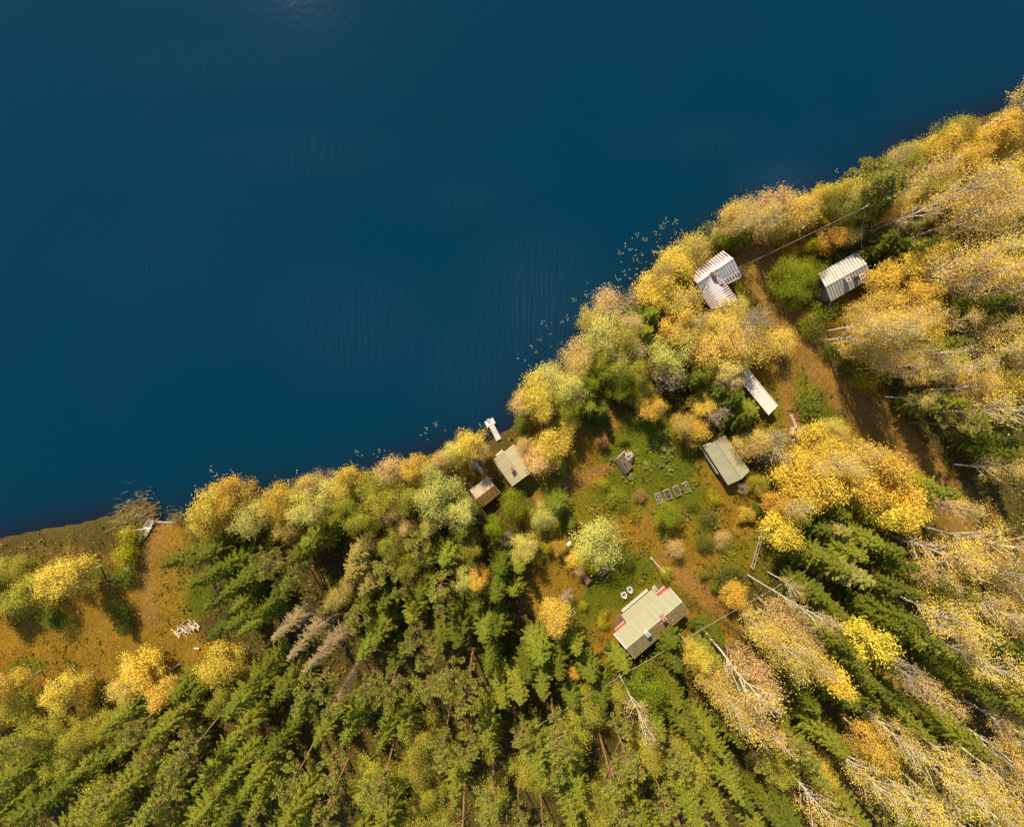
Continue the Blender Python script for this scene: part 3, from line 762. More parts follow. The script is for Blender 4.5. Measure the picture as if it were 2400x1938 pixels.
# --- boat shaped white planters
def boat_planter(c, rz, lab):
    t = empty('boat_planter', c, rz); tag(t, lab, 'planter', 'white boat planters')
    out = [(-.42, -.33), (.12, -.36), (.5, -.05), (.5, .05), (.12, .36), (-.42, .33)]
    m = MB(); m.hexa([(x * .85, y * .85, 0) for x, y in out], [(x, y, .34) for x, y in out]); m.build('hull', M['white_paint'], t, fix=False)
    inn = [(-.33, -.2), (.06, -.22), (.06, .22), (-.33, .2)]
    m = MB(); m.hexa([(x, y, .30) for x, y in inn], [(x, y, .352) for x, y in inn]); m.build('soil', M['soil'], t, fix=False)
    m = MB(); m.box((-.36, 0, .37), (.06, .66, .06)); m.box((.1, 0, .37), (.05, .6, .05)); m.build('rim', M['white_paint'], t, fix=False)
    for k in range(3):
        m = MB(); x, y = -.2 + .12 * k, .1 * (-1) ** k
        for q in range(6):
            a = q * 1.05; m.poly([(x, y, .35), (x + .05 * math.cos(a), y + .05 * math.sin(a), .42), (x + .11 * math.cos(a + .2), y + .11 * math.sin(a + .2), .44), (x + .04 * math.cos(a + .5), y + .04 * math.sin(a + .5), .40)])
        m.build('plant', M['metal'], t, fix=False)
for zx, zy, lab in ((455, 250, 'white boat shaped planter nearer the porch steps, upper of the pair on the grass'), (345, 355, 'white boat shaped planter, lower of the pair on the grass before the cottage')):
    p = zG(zx, zy, .95); p.z = gz(p.x, p.y); boat_planter(p, -math.atan2(60, 32), lab)

# --- J: tables and board stack on the lawn
zJ = zoom(1340, 1270, 8.958)
q = [zJ(215, 712, 1.7), zJ(283, 680, 1.7), zJ(432, 800, 1.7), zJ(320, 905, 1.7)]
cJ = sum(q, Vector()) / 4; tj = empty('garden_table', (cJ.x, cJ.y, gz(cJ.x, cJ.y))); tag(tj, 'low red brown board table beside the yellow green bush on the lawn', 'table')
for k in range(5):
    f0, f1 = k / 5 + .01, (k + 1) / 5 - .01; b = [q[0].lerp(q[3], f0), q[1].lerp(q[2], f0), q[1].lerp(q[2], f1), q[0].lerp(q[3], f1)]
    m = MB(); m.hexa([p - Vector((0, 0, .05)) for p in b], b); m.build('table_board', M['brown_wood'], tj)
for p in q:
    c = p.lerp(cJ, .15); m = MB(); m.bar((c.x, c.y, tj.location.z - .05), (c.x, c.y, 1.64), .08); m.build('leg', M['dark_wood'], tj)
p = zJ(193, 805, 1.3); m = MB(); t = empty('orange_crate', (p.x, p.y, gz(p.x, p.y))); tag(t, 'small orange red crate on the grass at the left end of the board table', 'crate')
for sx, sy, lx, ly in ((0, 1, .42, .04), (0, -1, .42, .04), (1, 0, .04, .34), (-1, 0, .04, .34)):
    m = MB(); m.box((sx * .19, sy * .19, .17), (lx, ly, .34)); m.build('side_board', M['orange_paint'], t, fix=False)
m = MB(); m.box((0, 0, .12), (.32, .32, .05)); m.build('bottom_board', M['orange_paint'], t, fix=False)
tb = [zJ(500, 640, 1.5), zJ(670, 530, 1.5), zJ(758, 640, 1.5), zJ(560, 772, 1.5)]
cb = sum(tb, Vector()) / 4
ts = empty('picnic_table', (cb.x, cb.y, gz(cb.x, cb.y))); tag(ts, 'dark slatted bench table on the lawn between the lime bush and the cottage', 'table')
for k in range(6):
    f0, f1 = k / 6 + .015, (k + 1) / 6 - .015
    b = [tb[0].lerp(tb[3], f0), tb[1].lerp(tb[2], f0), tb[1].lerp(tb[2], f1), tb[0].lerp(tb[3], f1)]
    m = MB(); m.hexa([p - Vector((0, 0, .05)) for p in b], b); m.build('slat', M['dark_wood'], ts)
for p in tb:
    c = p.lerp(cb, .18); m = MB(); m.bar((c.x, c.y, ts.location.z - .05), (c.x, c.y, 1.44), .08); m.build('leg', M['dark_wood'], ts)
b = [zJ(655, 480, 1.75), zJ(698, 455, 1.75), zJ(795, 575, 1.75), zJ(752, 605, 1.75)]
cb = sum(b, Vector()) / 4; tq = empty('bench', (cb.x, cb.y, gz(cb.x, cb.y))); tag(tq, 'narrow grey bench standing across the end of the dark slatted table', 'bench')
m = MB(); m.hexa([p - Vector((0, 0, .06)) for p in b], b); m.build('seat', M['grey_wood'], tq)
for a_, c_ in ((0, 1), (2, 3)):
    p = b[a_].lerp(b[c_], .5).lerp(cb, .2); m = MB(); m.bar((p.x, p.y, tq.location.z - .05), (p.x, p.y, 1.69), .1); m.build('leg', M['grey_wood'], tq)

# --- flagpole, bird table
p = gnd(1526, 1307.5); t = empty('flagpole', p); tag(t, 'white flagpole standing in the grass above the olive roof cottage', 'flagpole')
m = MB(); m.tube([(0, 0, 0), (0, 0, 3), (0, 0, 6.1)], [.06, .05, .035], 8); m.build('pole', M['white_paint'], t, fix=False)
m = MB(); m.box((0, 0, .12), (.32, .32, .3)); m.build('foot', M['stone'], t, fix=False)
m = MB(); m.tube([(0, 0, 6.1), (0, 0, 6.2)], [.07, .04], 8); m.build('knob', M['white_paint'], t, fix=False)
p = gnd(1331, 1268); t = empty('bird_table', p, .65); tag(t, 'small white roofed bird table beside the orange bush in the clearing', 'bird table')
m = MB(); m.bar((0, 0, 0), (0, 0, 1.3), .08); m.build('post', M['grey_wood'], t, fix=False)
m = MB(); m.box((0, 0, 1.3), (.4, .3, .04)); m.build('tray', M['grey_wood'], t, fix=False)
for s_ in (-1, 1):
    m = MB(); m.box((0, s_ * .13, 1.58), (.6, .3, .03), 0, -s_ * .55); m.build('roof_board', M['white_paint'], t, fix=False)

# --- K: T shaped white jetty
KZ = .45
ka, kb = zE(600, 535, KZ), zE(470, 285, KZ); kd = (kb - ka).normalized(); kr = kd.cross(Vector((0, 0, 1)))
L = (kb - ka).length
jt = empty('jetty', (kb.x, kb.y, 0)); tag(jt, 'white T shaped wooden jetty reaching from the bank into the lake', 'jetty')
npl = 14
for k in range(npl):
    c = ka.lerp(kb, (k + .5) / npl); m = MB(); m.box((c.x, c.y, KZ - .02 + .006 * (k % 3)), (.72, L / npl - .012, .05), math.atan2(kr.y, kr.x)); m.build('plank', M['white_wood'], jt)
hc = zE(440, 228, KZ); HW, HL = 1.28, .86
for k in range(7):
    c = hc + kd * (HL * ((k + .5) / 7 - .5)); m = MB(); m.box((c.x, c.y, KZ + .02 + .006 * (k % 2)), (HW, HL / 7 - .012, .05), math.atan2(kr.y, kr.x)); m.build('plank', M['white_wood'], jt)
for sx in (-1, 1):
    m = MB(); m.bar(ka + kr * .28 * sx - Vector((0, 0, .1)), hc + kr * .28 * sx - Vector((0, 0, .1)), .1, .12); m.build('beam', M['grey_wood'], jt)
    for c in (kb, hc + kd * .35):
        q = c + kr * (.5 if c is not kb else .3) * sx; m = MB(); m.tube([(q.x, q.y, -1.2), (q.x, q.y, KZ - .03)], .07, 8); m.build('pile', M['grey_wood'], jt)
lc = zE(402, 170, KZ + .3); m = MB()
for sx in (-1, 1): m.bar(lc + kr * .17 * sx + Vector((0, 0, -1.)), lc + kr * .17 * sx + Vector((0, 0, .1)), .05)
m.bar(lc - kr * .17 + Vector((0, 0, .1)), lc + kr * .17 + Vector((0, 0, .1)), .05); m.bar(lc - kr * .17 - kd * .14 + Vector((0, 0, .1)), lc + kr * .17 - kd * .14 + Vector((0, 0, .1)), .05)
m.build('ladder', M['white_paint'], jt)
# landing stage at upper shore
p = at(1673, 545, .35); t = empty('landing_stage', (p.x, p.y, 0), math.radians(-18)); tag(t, 'short grey board landing stage at the water among reeds, upper right shore', 'landing stage')
for k in range(5):
    m = MB(); m.box((0, -.42 + .21 * k, .33), (.62, .19, .05)); m.build('plank', M['grey_wood'], t, fix=False)
for sx in (-1, 1):
    m = MB(); m.tube([(sx * .25, .45, -1), (sx * .25, .45, .6)], .05, 8); m.build('pile', M['grey_wood'], t, fix=False)

# --- rowing boats
def boat_rings(L, W, D, n=13):
    rings = []
    for i in range(n):
        t = i / (n - 1); x = (t - .42) * L
        w = W / 2 * (.78 + .22 * math.sin(min(1, t / .45) * math.pi / 2)) * (1 if t < .55 else math.cos((t - .55) / .45 * math.pi / 2) ** .8 * .97 + .03)
        zt = D * (1 + .25 * max(0, t - .5) ** 2 * 4); rings.append((x, w, zt))
    return rings
def rowboat(c, rz, L, W, D, mat, lab, upside=False, tilt=0.):
    t = empty('rowing_boat', c, rz); tag(t, lab, 'boat')
    R = boat_rings(L, W, D); prof = [(-1, 1.), (-.86, .45), (-.5, .08), (0, 0), (.5, .08), (.86, .45), (1, 1.)]
    def shell(k, dz):
        return [[(x, s * w * k, z * zt * (1 - dz / D) + dz) for s, z in prof] for x, w, zt in R]
    m = MB(); o_ = shell(1, 0); i_ = shell(.93, .04)
    for S_, fl in ((o_, 0), (i_, 1)):
        b = len(m.v); n = len(prof)
        for r in S_: m.v += r
        for i in range(len(S_) - 1):
            for k in range(n - 1):
                f = (b + i * n + k, b + i * n + k + 1, b + (i + 1) * n + k + 1, b + (i + 1) * n + k); m.f.append(f if fl else f[::-1])
        m.f.append(tuple(b + k for k in range(n)))
    h = m.build('hull', mat, t, True, fix=False)
    for s_ in (-1, 1):
        m = MB(); m.tube([(x, s_ * w * .97, zt + .01) for x, w, zt in R], .03, 6); m.build('gunwale', mat, t, fix=False)
    if upside:
        for o in list(t.children): o.rotation_euler = (math.pi, 0, 0); o.location = (0, 0, D * 1.05)
        m = MB(); m.bar((-L * .4, 0, D * 1.07), (L * .5, 0, D * 1.05), .05, .05); m.build('keel', mat, t, fix=False)
        for s_ in (-1, 1):
            m = MB(); m.bar((-L * .36, s_ * W * .2, D * 1.0), (L * .36, s_ * W * .12, D * 1.0), .04, .04); m.build('rub_strip', M['white_paint'], t, fix=False)
    else:
        for f in (.1, .42, .7):
            x, w, zt = R[int(f * 12)]; m = MB(); m.box((x, 0, zt * .72), (.24, w * 1.8, .04)); m.build('thwart', M['white_paint'] if mat == M['white_paint'] else M['grey_wood'], t, fix=False)
        m = MB(); m.box((R[5][0], 0, .07), (L * .6, W * .45, .03)); m.build('floor_board', M['grey_wood'], t, fix=False)
    t.rotation_euler = (0, tilt, rz)
    return t
p = zS(418, 270, .4); a0, a1 = zS(487, 150, .4), zS(345, 412, .5)
rowboat(Vector((p.x, p.y, .12)), math.atan2(a1.y - a0.y, a1.x - a0.x), 3.4, .98, .38, M['white_paint'], 'white rowing boat drawn up on the left bank under a leaning trunk')
p = zE(212, 1018, .8); a0, a1 = zE(110, 900, .8), zE(322, 1135, .8)
rowboat(Vector((p.x, p.y, gz(p.x, p.y))), math.atan2(a1.y - a0.y, a1.x - a0.x), 2.5, .85, .36, M['green_hull'], 'grey green rowing boat lying upside down left of the cream roofed sauna hut', True)

# --- firewood and logs at the left
def log_mesh(kind, L, r):
    m = MB()
    if kind: m.hexa([(-L / 2, -r, 0), (-L / 2, r, 0), (-L / 2, 0, r * 1.5)], [(L / 2, -r, 0), (L / 2, r, 0), (L / 2, 0, r * 1.5)])
    else: m.tube([(-L / 2, 0, r), (L / 2, 0, r)], r, 8)
    return m.mesh('log', M['logwood'])
LOG = [log_mesh(k % 2, .85 + .1 * k, .055 + .01 * k) for k in range(4)]
rs = random.Random(11)
for k in range(34):
    f = rs.random() ** .8; a = zS(790 + 300 * f, 1635 - 105 * f, .95); a.x += rs.gauss(0, .18); a.y += rs.gauss(0, .22)
    o = bpy.data.objects.new('firewood_log', LOG[k % 4]); o.location = (a.x, a.y, gz(a.x, a.y) + .04 + .25 * rs.random() * (1 - abs(f - .55)))
    o.rotation_euler = (0, rs.uniform(-.25, .25), rs.choice([2.2, 2.35, .9, 2.5, 2.1]) + rs.gauss(0, .2)); link(o)
    tag(o, 'pale cut log in the loose heap on the orange grass, lower left', 'log', 'logs of the heap on the left meadow')
for k in range(12):
    a = zS(185 + rs.gauss(0, 22), 785 + rs.gauss(0, 22), 1.)
    o = bpy.data.objects.new('split_log', LOG[(k * 3) % 4]); o.location = (a.x, a.y, gz(a.x, a.y) + .1 + .02 * k); o.rotation_euler = (0, rs.uniform(-.5, .5), rs.uniform(.3, 1.3)); link(o)
    tag(o, 'bleached split log piled on the broken end of the felled trunk at the left edge', 'log', 'split logs by the felled trunk')
a, b = gnd(262, 1356), gnd(312, 1334); m = MB(); m.tube([a + Vector((-1.6, -.45, .2)), a + Vector((0, 0, .22)), b + Vector((0, 0, .24))], [.13, .16, .19], 9)
tag(m.build('felled_trunk', M['bark']), 'thick brown felled trunk lying at the left edge with split logs on its end', 'trunk')
m = MB(); m.tube([gnd(277, 1350) + Vector((-.5, -.75, .15)), gnd(300, 1343) + Vector((0, -.3, .15))], .08, 7); tag(m.build('fallen_pine', M['tan_wood']), 'thin pale trunk lying just below the felled brown trunk, left edge', 'trunk')
a, b = zS(75, 330, 1.1), zS(490, 262, .8); m = MB(); m.tube([a, a.lerp(b, .5) + Vector((0, .05, .1)), b], [.12, .09, .05], 7); tag(m.build('fallen_birch', M['birch']), 'grey fallen birch trunk lying across the white rowing boat', 'trunk')
for lab, px, py, ang in (('grey fallen log among yellow bushes, lower left corner', 410, 1563, .65), ('short white log on the leaf litter right of the log heap', 463, 1518, .0), ('thin fallen trunk at the bottom left, right of the tan birch crown', 530, 1630, .75)):
    p = gnd(px, py); m = MB(); d = Vector((math.cos(ang), math.sin(ang), 0)) * (1.0 if 'short' not in lab else .35); m.tube([p - d + Vector((0, 0, .15)), p + d + Vector((0, 0, .2))], [.10, .14], 8)
    tag(m.build('fallen_log', M['twig'] if 'white' not in lab else M['white_wood']), lab, 'log')

# --- things along the right path: slabs, box, outhouse, pallet boards
for k in range(9):
    p = zC(1192 + 58 * k / 8 + (k % 2) * 4, 742 + 150 * k / 8, .98); p.z = gz(p.x, p.y)
    m = MB(); m.box((0, 0, .05), (.36, .24, .1)); o = m.build('paving_slab', M['stone']); o.location = p; o.rotation_euler = (0, 0, .15 + rs.gauss(0, .08))
    tag(o, ['first', 'second', 'third', 'fourth', 'fifth', 'sixth', 'seventh', 'eighth', 'ninth'][k] + ' pale paving slab from the top in the row leading to the tan box', 'paving slab', 'paving slabs on the path')
p = zC(1250, 955, 1.3); t = empty('wooden_box', (p.x, p.y, gz(p.x, p.y)), math.radians(-5)); tag(t, 'tan wooden box with a dark round hole at the end of the paving slabs', 'box')
for sx, sy, lx, ly in ((0, 1, .98, .06), (0, -1, .98, .06), (1, 0, .06, .9), (-1, 0, .06, .9)):
    m = MB(); m.box((sx * .46, sy * .48, .3), (lx, ly, .6)); m.build('side_board', M['tan_wood'], t, fix=False)
m = MB(); m.box((0, 0, .5), (.86, .9, .06)); lid = m.build('lid', M['tan_wood'], t, fix=False)
m = MB(); m.tube([(0, .2, .52), (0, .2, .56)], .17, 12); m.build('hole', M['black'], t, fix=False)
q = [zC(1268, 972, 2.3), zC(1398, 950, 2.3), zC(1410, 1062, 2.15), zC(1285, 1078, 2.15)]; c = sum(q, Vector()) / 4
t = empty('outhouse', (c.x, c.y, gz(c.x, c.y))); tag(t, 'tiny outhouse with a grey flat roof beside the tan wooden box', 'outhouse')
slope(t, 'roof', q[0], q[1], q[2], q[3], 5, M['grey_wood'], M['grey_wood'], .0)
fo = rect_inset(q, .08); walls(t, [(p_.x, p_.y) for p_ in fo], t.location.z - .1, [2.2, 2.2, 2.05, 2.05], M['brown_wood'])
m = MB(); m.bar(q[0] + Vector((0, .02, .04)), q[1] + Vector((0, .02, .04)), .1, .06); m.build('edge_trim', M['white_paint'], t)
p = zC(1255, 1050, 1.0); p.z = gz(p.x, p.y); t = empty('clay_pot', p); tag(t, 'red clay pot on the ground below the tan wooden box', 'pot')
m = MB(); m.tube([(0, 0, 0), (0, 0, .25), (0, 0, .3)], [.12, .18, .2], 10); m.build('pot', M['orange_paint'], t, fix=False)
m = MB(); m.tube([(0, 0, .3), (0, 0, .31)], .16, 10); m.build('soil', M['soil'], t, fix=False)
zP = zoom(1850, 620, 5.26)
for k in range(7):
    a, b = zP(730 + 26 * k, 440 + 12 * k, 1.15 + .02 * (k % 3)), zP(770 + 20 * k, 525 + 9 * k, 1.12)
    m = MB(); m.bar(a, b, .15, .05); tag(m.build('board', M['tan_wood']), f'weathered tan board, number {k + 1} from the left in the row below the zinc roof cabin', 'board', 'boards laid out below the zinc roof cabin')
p = zB(590, 530, 1.5); t = empty('wooden_crate', (p.x, p.y, gz(p.x, p.y)), rzB); tag(t, 'open wooden crate by the upper eave of the zinc roof cabin', 'crate')
for sx, sy, lx, ly in ((0, 1, .6, .05), (0, -1, .6, .05), (1, 0, .05, .5), (-1, 0, .05, .5)):
    m = MB(); m.box((sx * .28, sy * .27, .3), (lx, ly, .6)); m.build('side_board', M['tan_wood'], t, fix=False)
m = MB(); m.box((0, 0, .4), (.5, .48, .05)); m.build('lid', M['grey_wood'], t, fix=False)
zR = zoom(1640, 330, 4.388)
p = zR(612, 1045, 1.); t = empty('garden_bench', (p.x, p.y, gz(p.x, p.y)), math.radians(-28)); tag(t, 'small red garden bench on the leaves above the rust striped cabin', 'bench')
for k in range(3):
    m = MB(); m.box((0, -.14 + .14 * k, .42), (.9, .11, .04)); m.build('seat_slat', M['orange_paint'], t, fix=False)
for k in range(2):
    m = MB(); m.box((0, .24, .6 + .16 * k), (.9, .04, .1)); m.build('back_slat', M['orange_paint'], t, fix=False)
for sx in (-1, 1):
    for y, zt in ((-.18, .42), (.22, .85)):
        m = MB(); m.bar((sx * .38, y, 0), (sx * .38, y, zt), .06); m.build('leg', M['orange_paint'], t, fix=False)
a, b = zoom(1600, 950, 4.057)(1045, 1300, 1.1), zoom(1600, 950, 4.057)(1150, 1352, 1.1)
m = MB(); m.bar(a + Vector((0, 0, .1)), b + Vector((0, 0, .15)), .3, .06); tag(m.build('lying_plank', M['grey_wood']), 'grey plank lying at the foot of the yellow green tree above the dark spruces', 'plank')
# post and rail fence right of the garden
t = empty('rail_fence', gnd(1772.5, 1278)); tag(t, 'thin old post and rail fence running down the right of the clearing', 'fence')
fp = [gnd(x, y) for x, y in ((1797, 1196), (1790, 1220), (1782, 1246), (1774, 1272), (1767, 1296), (1758, 1327))]
for p in fp:
    m = MB(); m.bar((p.x, p.y, p.z - .1), (p.x, p.y, p.z + 1.0), .09); m.build('post', M['grey_wood'], t)
for a, b in zip(fp[:-1], fp[1:]):
    for hz, off in ((.45, -.06), (.9, .06)):
        m = MB(); m.bar(a + Vector((off, 0, hz)), b + Vector((off, 0, hz)), .06, .05); m.build('rail', M['grey_wood'], t)
# power pole and lines
pp = gnd(1934, 540); ph = H * (1 - math.hypot(1934 - 1200, 540 - 969) / math.hypot(2036.5 - 1200, 490.7 - 969) * (1 - pp.z / H)) - pp.z
t = empty('power_pole', pp); tag(t, 'leaning view of a brown wooden power pole between the yellow trees, upper right', 'power pole')
m = MB(); m.tube([(0, 0, 0), (0, 0, ph)], [.14, .09], 9); m.build('pole', M['grey_wood'], t, fix=False)
m = MB(); m.box((0, 0, ph - .3), (.9, .09, .09), math.radians(40)); ca = m.build('cross_arm', M['grey_wood'], t, fix=False)
for s_ in (-1, 1):
    q_ = Matrix.Rotation(math.radians(40), 3, 'Z') @ Vector((s_ * .38, 0, 0)); m = MB(); m.tube([(q_.x, q_.y, ph - .25), (q_.x, q_.y, ph - .08)], [.04, .03], 8); m.build('insulator', M['white_paint'], t, fix=False)
top = pp + Vector((0, 0, ph - .1))
def wire(a, b, sag, lab, r=.011):
    a, b = Vector(a), Vector(b); m = MB(); pts = [a.lerp(b, i / 12) - Vector((0, 0, sag * 4 * (i / 12) * (1 - i / 12))) for i in range(13)]; m.tube(pts, r, 5); return tag(m.build('power_line', M['wire']), lab, 'power line')
wire(top, zB(1540, 400, 4.0), .5, 'power line from the pole down to the zinc roof cabin')
wire(top, zA(1450, 590, 3.7), .8, 'power line from the pole to the rust striped cabin', .012)
wire(top, at(2300, 420, 8), .5, 'power line from the pole off to the upper right')
zQ = zoom(1150, 1320, 4.3)
wire(zQ(200, 1800, 5.5), zQ(3200, 60, 4.5), .4, 'long power line crossing the trees below the olive roof cottage', .016)

# ------------------------------------------------------------------ FOLIAGE GENERATORS
def unit(v): return v / (np.linalg.norm(v, axis=-1, keepdims=True) + 1e-9)
def cards(cen, nrm, size, asp, r):
    """leaf cards: folded diamond quads"""
    n = len(cen); t = r.normal(size=(n, 3)); t = unit(t - nrm * (t * nrm).sum(1, keepdims=True)); b = np.cross(nrm, t)
    s = np.asarray(size)[:, None]; fold = nrm * s * .18
    V = np.stack([cen - t * s, cen - b * s * asp + fold, cen + t * s, cen + b * s * asp + fold], 1).reshape(-1, 3)
    F = np.arange(4 * n).reshape(n, 4)
    return V, F
def blades(base, tip, width, r, up=None):
    """thin tapering quads from base to tip"""
    n = len(base); d = tip - base
    w = np.cross(d, np.tile(np.array([0, 0, 1.]), (n, 1)) if up is None else up); w = unit(w + r.normal(scale=.05, size=(n, 3))) * np.asarray(width).reshape(-1, 1) / 2
    mid = base + d * .45
    V = np.stack([base - w * .35, mid + w, tip, mid - w], 1).reshape(-1, 3)
    return V, np.arange(4 * n).reshape(n, 4)
class NP:
    def __init__(s): s.V = []; s.F = []; s.T = []; s.n = 0
    def add(s, V, F, T=None):
        s.V.append(V); s.F.append(F + s.n); s.n += len(V)
        s.T.append(np.repeat(T, 4) if T is not None else np.full(len(V), .5))
    def mesh(s, name, mat): return fast_mesh(name, np.vstack(s.V), np.vstack(s.F), [mat], np.concatenate(s.T))
def np_tube(np_, pts, rad, n=6):
    pts = np.asarray(pts, float); k = len(pts)
    d = np.gradient(pts, axis=0); d = unit(d); up = np.where(np.abs(d[:, 2:3]) < .9, np.array([[0, 0, 1.]]), np.array([[1., 0, 0]]))
    r = unit(np.cross(d, up)); u = np.cross(r, d); a = np.arange(n) * 2 * np.pi / n
    V = (pts[:, None] + (r[:, None] * np.cos(a)[None, :, None] + u[:, None] * np.sin(a)[None, :, None]) * np.asarray(rad).reshape(-1, 1, 1)).reshape(-1, 3)
    i = np.arange(k - 1)[:, None] * n; j = np.arange(n)[None]; j2 = (j + 1) % n
    F = np.stack([i + j, i + j2, i + n + j2, i + n + j], -1).reshape(-1, 4)
    np_.V.append(V); np_.F.append(F + np_.n); np_.n += len(V); np_.T.append(np.full(len(V), .5))
def curve(a, b, lift, n=6):
    t = np.linspace(0, 1, n)[:, None]; p = a + (b - a) * t; p[:, 2] += lift * (t * (1 - t) * 4)[:, 0]; return p
def deciduous(seed, h, r, lo, nlimb, nleaf, leaf, twig=0, clump=.17, lean=.0, flat=1., tr=1., wide_leaf=.62):
    """trunk+limbs mesh and crown mesh"""
    g = np.random.default_rng(seed); T = NP(); L = NP()
    zl = h * lo; cz = zl + (h - zl) * .5; rz = (h - zl) * .5 * flat
    n = 9; tt = np.linspace(0, 1, n); wob = np.cumsum(g.normal(scale=.012 * h, size=(n, 2)), 0) * tt[:, None]
    tp = np.stack([wob[:, 0], wob[:, 1], tt * h * .95], 1); r0 = (.035 + .0085 * h) * tr
    np_tube(T, tp, r0 * (1 - .86 * tt) + .008, 7)
    def trunk_at(z): return np.array([np.interp(z, tp[:, 2], tp[:, k]) for k in range(3)])
    tips = []; segs = []
    for i in range(nlimb):
        cu = g.uniform(-.55, 1); az = i * 2.39996 + g.normal(scale=.35); q = math.sqrt(max(0, 1 - cu * cu)); rr = g.uniform(.72, 1.06)
        e = np.array([math.cos(az) * q * r * rr, math.sin(az) * q * r * rr, cz + cu * rz * rr]); e[:2] += trunk_at(cz)[:2]
        hor = math.hypot(e[0], e[1]); zs = min(max(zl * .75, e[2] - hor * g.uniform(.7, 1.3) - .1 * h), h * .9)
        a = trunk_at(zs); p = curve(a, e, g.uniform(-.02, .12) * r)
        np_tube(T, p, np.linspace(r0 * .42 * (1 - .6 * zs / h), .012, len(p)) * (1.3 if twig else 1), 5)
        segs.append(p)
        for k in range(5):
            f = g.uniform(.4, 1); b = p[min(int(f * (len(p) - 1)), len(p) - 1)]; d = unit(g.normal(size=3) + unit(e - a) * .9 + np.array([0, 0, .25])); L2 = r * g.uniform(.18, .42)
            e2 = b + d * L2; tips.append(e2); segs.append(np.stack([b, (b + e2) / 2 + g.normal(scale=.03 * r, size=3), e2]))
            np_tube(T, segs[-1], [.02 + .004 * r, .015, .008], 4)
            for _ in range(twig):
                f2 = g.uniform(.3, 1); b3 = b + d * L2 * f2; e3 = b3 + unit(d + g.normal(scale=.55, size=3)) * r * g.uniform(.12, .3)
                np_tube(T, np.stack([b3, e3]), [.019, .012], 3)
                tips.append(e3)
        tips.append(e)
    tips = np.array(tips)
    if nleaf:
        w = g.uniform(.4, 1.6, len(tips)); idx = g.choice(len(tips), nleaf, p=w / w.sum())
        cen = tips[idx] + g.normal(size=(nleaf, 3)) * np.array([1, 1, .75]) * r * clump
        out = unit(cen - np.array([0, 0, cz * .8])); nrm = unit(g.normal(size=(nleaf, 3)) * .5 + np.array([-.22, .45, .8]) * .55 + out * .75)
        tone = g.normal(scale=.22, size=len(tips))
        V, F = cards(cen, nrm, g.uniform(.55, 1.15, nleaf) * leaf, wide_leaf, g); L.add(V, F, np.clip(.5 + tone[idx] + g.normal(scale=.2, size=nleaf), 0, 1))
    return T, L
def spruce(seed, h, r, dead=False, lo=.08, dens=1.):
    g = np.random.default_rng(seed); T = NP(); L = NP()
    n = 8; tt = np.linspace(0, 1, n); tp = np.stack([np.zeros(n), np.zeros(n), tt * h], 1); np_tube(T, tp, (.03 + .009 * h) * (1 - .95 * tt) + .006, 7)
    z = h * lo; B = []; Tp = []; W = []; tn = []; k = 0
    while z < h * .985:
        f = (z / h - lo) / (1 - lo); Lb = r * ((1 - f) ** .72) * (1 if f > .12 else .6 + 3.2 * f) * g.uniform(.85, 1.12) + .12
        nb = int(g.integers(5, 8) * dens) if f < .9 else 4
        for i in range(nb):
            az = k * .9 + i * 2 * math.pi / nb + g.normal(scale=.25); l = Lb * g.uniform(.68, 1.15); rise = .55 * f - .12
            d = np.array([math.cos(az), math.sin(az), 0]); m = max(5, int(l / .14)); s = np.linspace(.06, 1, m)
            pz = l * (rise * s - .55 * (1 - .6 * f) * s ** 2 + .28 * (1 - f) * s ** 4); P = d[None] * (l * s)[:, None]; P[:, 2] = z + pz
            np_tube(T, P[[0, m // 2, m - 1]], [.03 + .006 * l, .016, .008] if not dead else [.04, .03, .018], 4)
            tone = g.normal(scale=.2); side = np.array([-d[1], d[0], 0])
            for sg in (-1, 1):
                tl = (.17 + .30 * l * .8 * (1 - s) * np.minimum(1, s * 5)) * g.uniform(.7, 1.2, m)
                dr = unit(side[None] * sg * .85 + d[None] * .75 + np.array([0, 0, -.22 if not dead else -.45]) + g.normal(scale=.18, size=(m, 3)))
                B.append(P); Tp.append(P + dr * tl[:, None]); W.append(np.full(m, .15) if not dead else np.full(m, .045)); tn.append(np.clip(.35 + tone + .35 * s + g.normal(scale=.12, size=m), 0, 1))
            if not dead:
                B.append(P[-3:-1]); Tp.append(P[-3:-1] + d * .25 + g.normal(scale=.03, size=(2, 3))); W.append(np.full(2, .16)); tn.append(np.full(2, .85))
                # short needles standing up along the branch
                mm = max(3, m // 2); ii = g.integers(0, m, mm); B.append(P[ii]); Tp.append(P[ii] + unit(d[None] * .8 + g.normal(scale=.35, size=(mm, 3)) + np.array([0, 0, .35])) * .22); W.append(np.full(mm, .12)); tn.append(np.clip(.5 + tone + g.normal(scale=.15, size=mm), 0, 1))
        z += g.uniform(.36, .60) * (1 if f < .75 else .7); k += 1
    V, F = blades(np.vstack(B), np.vstack(Tp), np.concatenate(W), g); L.add(V, F, np.concatenate(tn))
    if not dead: 
        m = 14; a = g.uniform(0, 6.28, m); q = np.stack([np.cos(a) * .12, np.sin(a) * .12, g.uniform(.1, .4, m)], 1); V, F = blades(np.tile([0, 0, h - .25], (m, 1)), np.array([0, 0, h - .2]) + q, np.full(m, .1), g); L.add(V, F, np.full(m, .9))
    return T, L
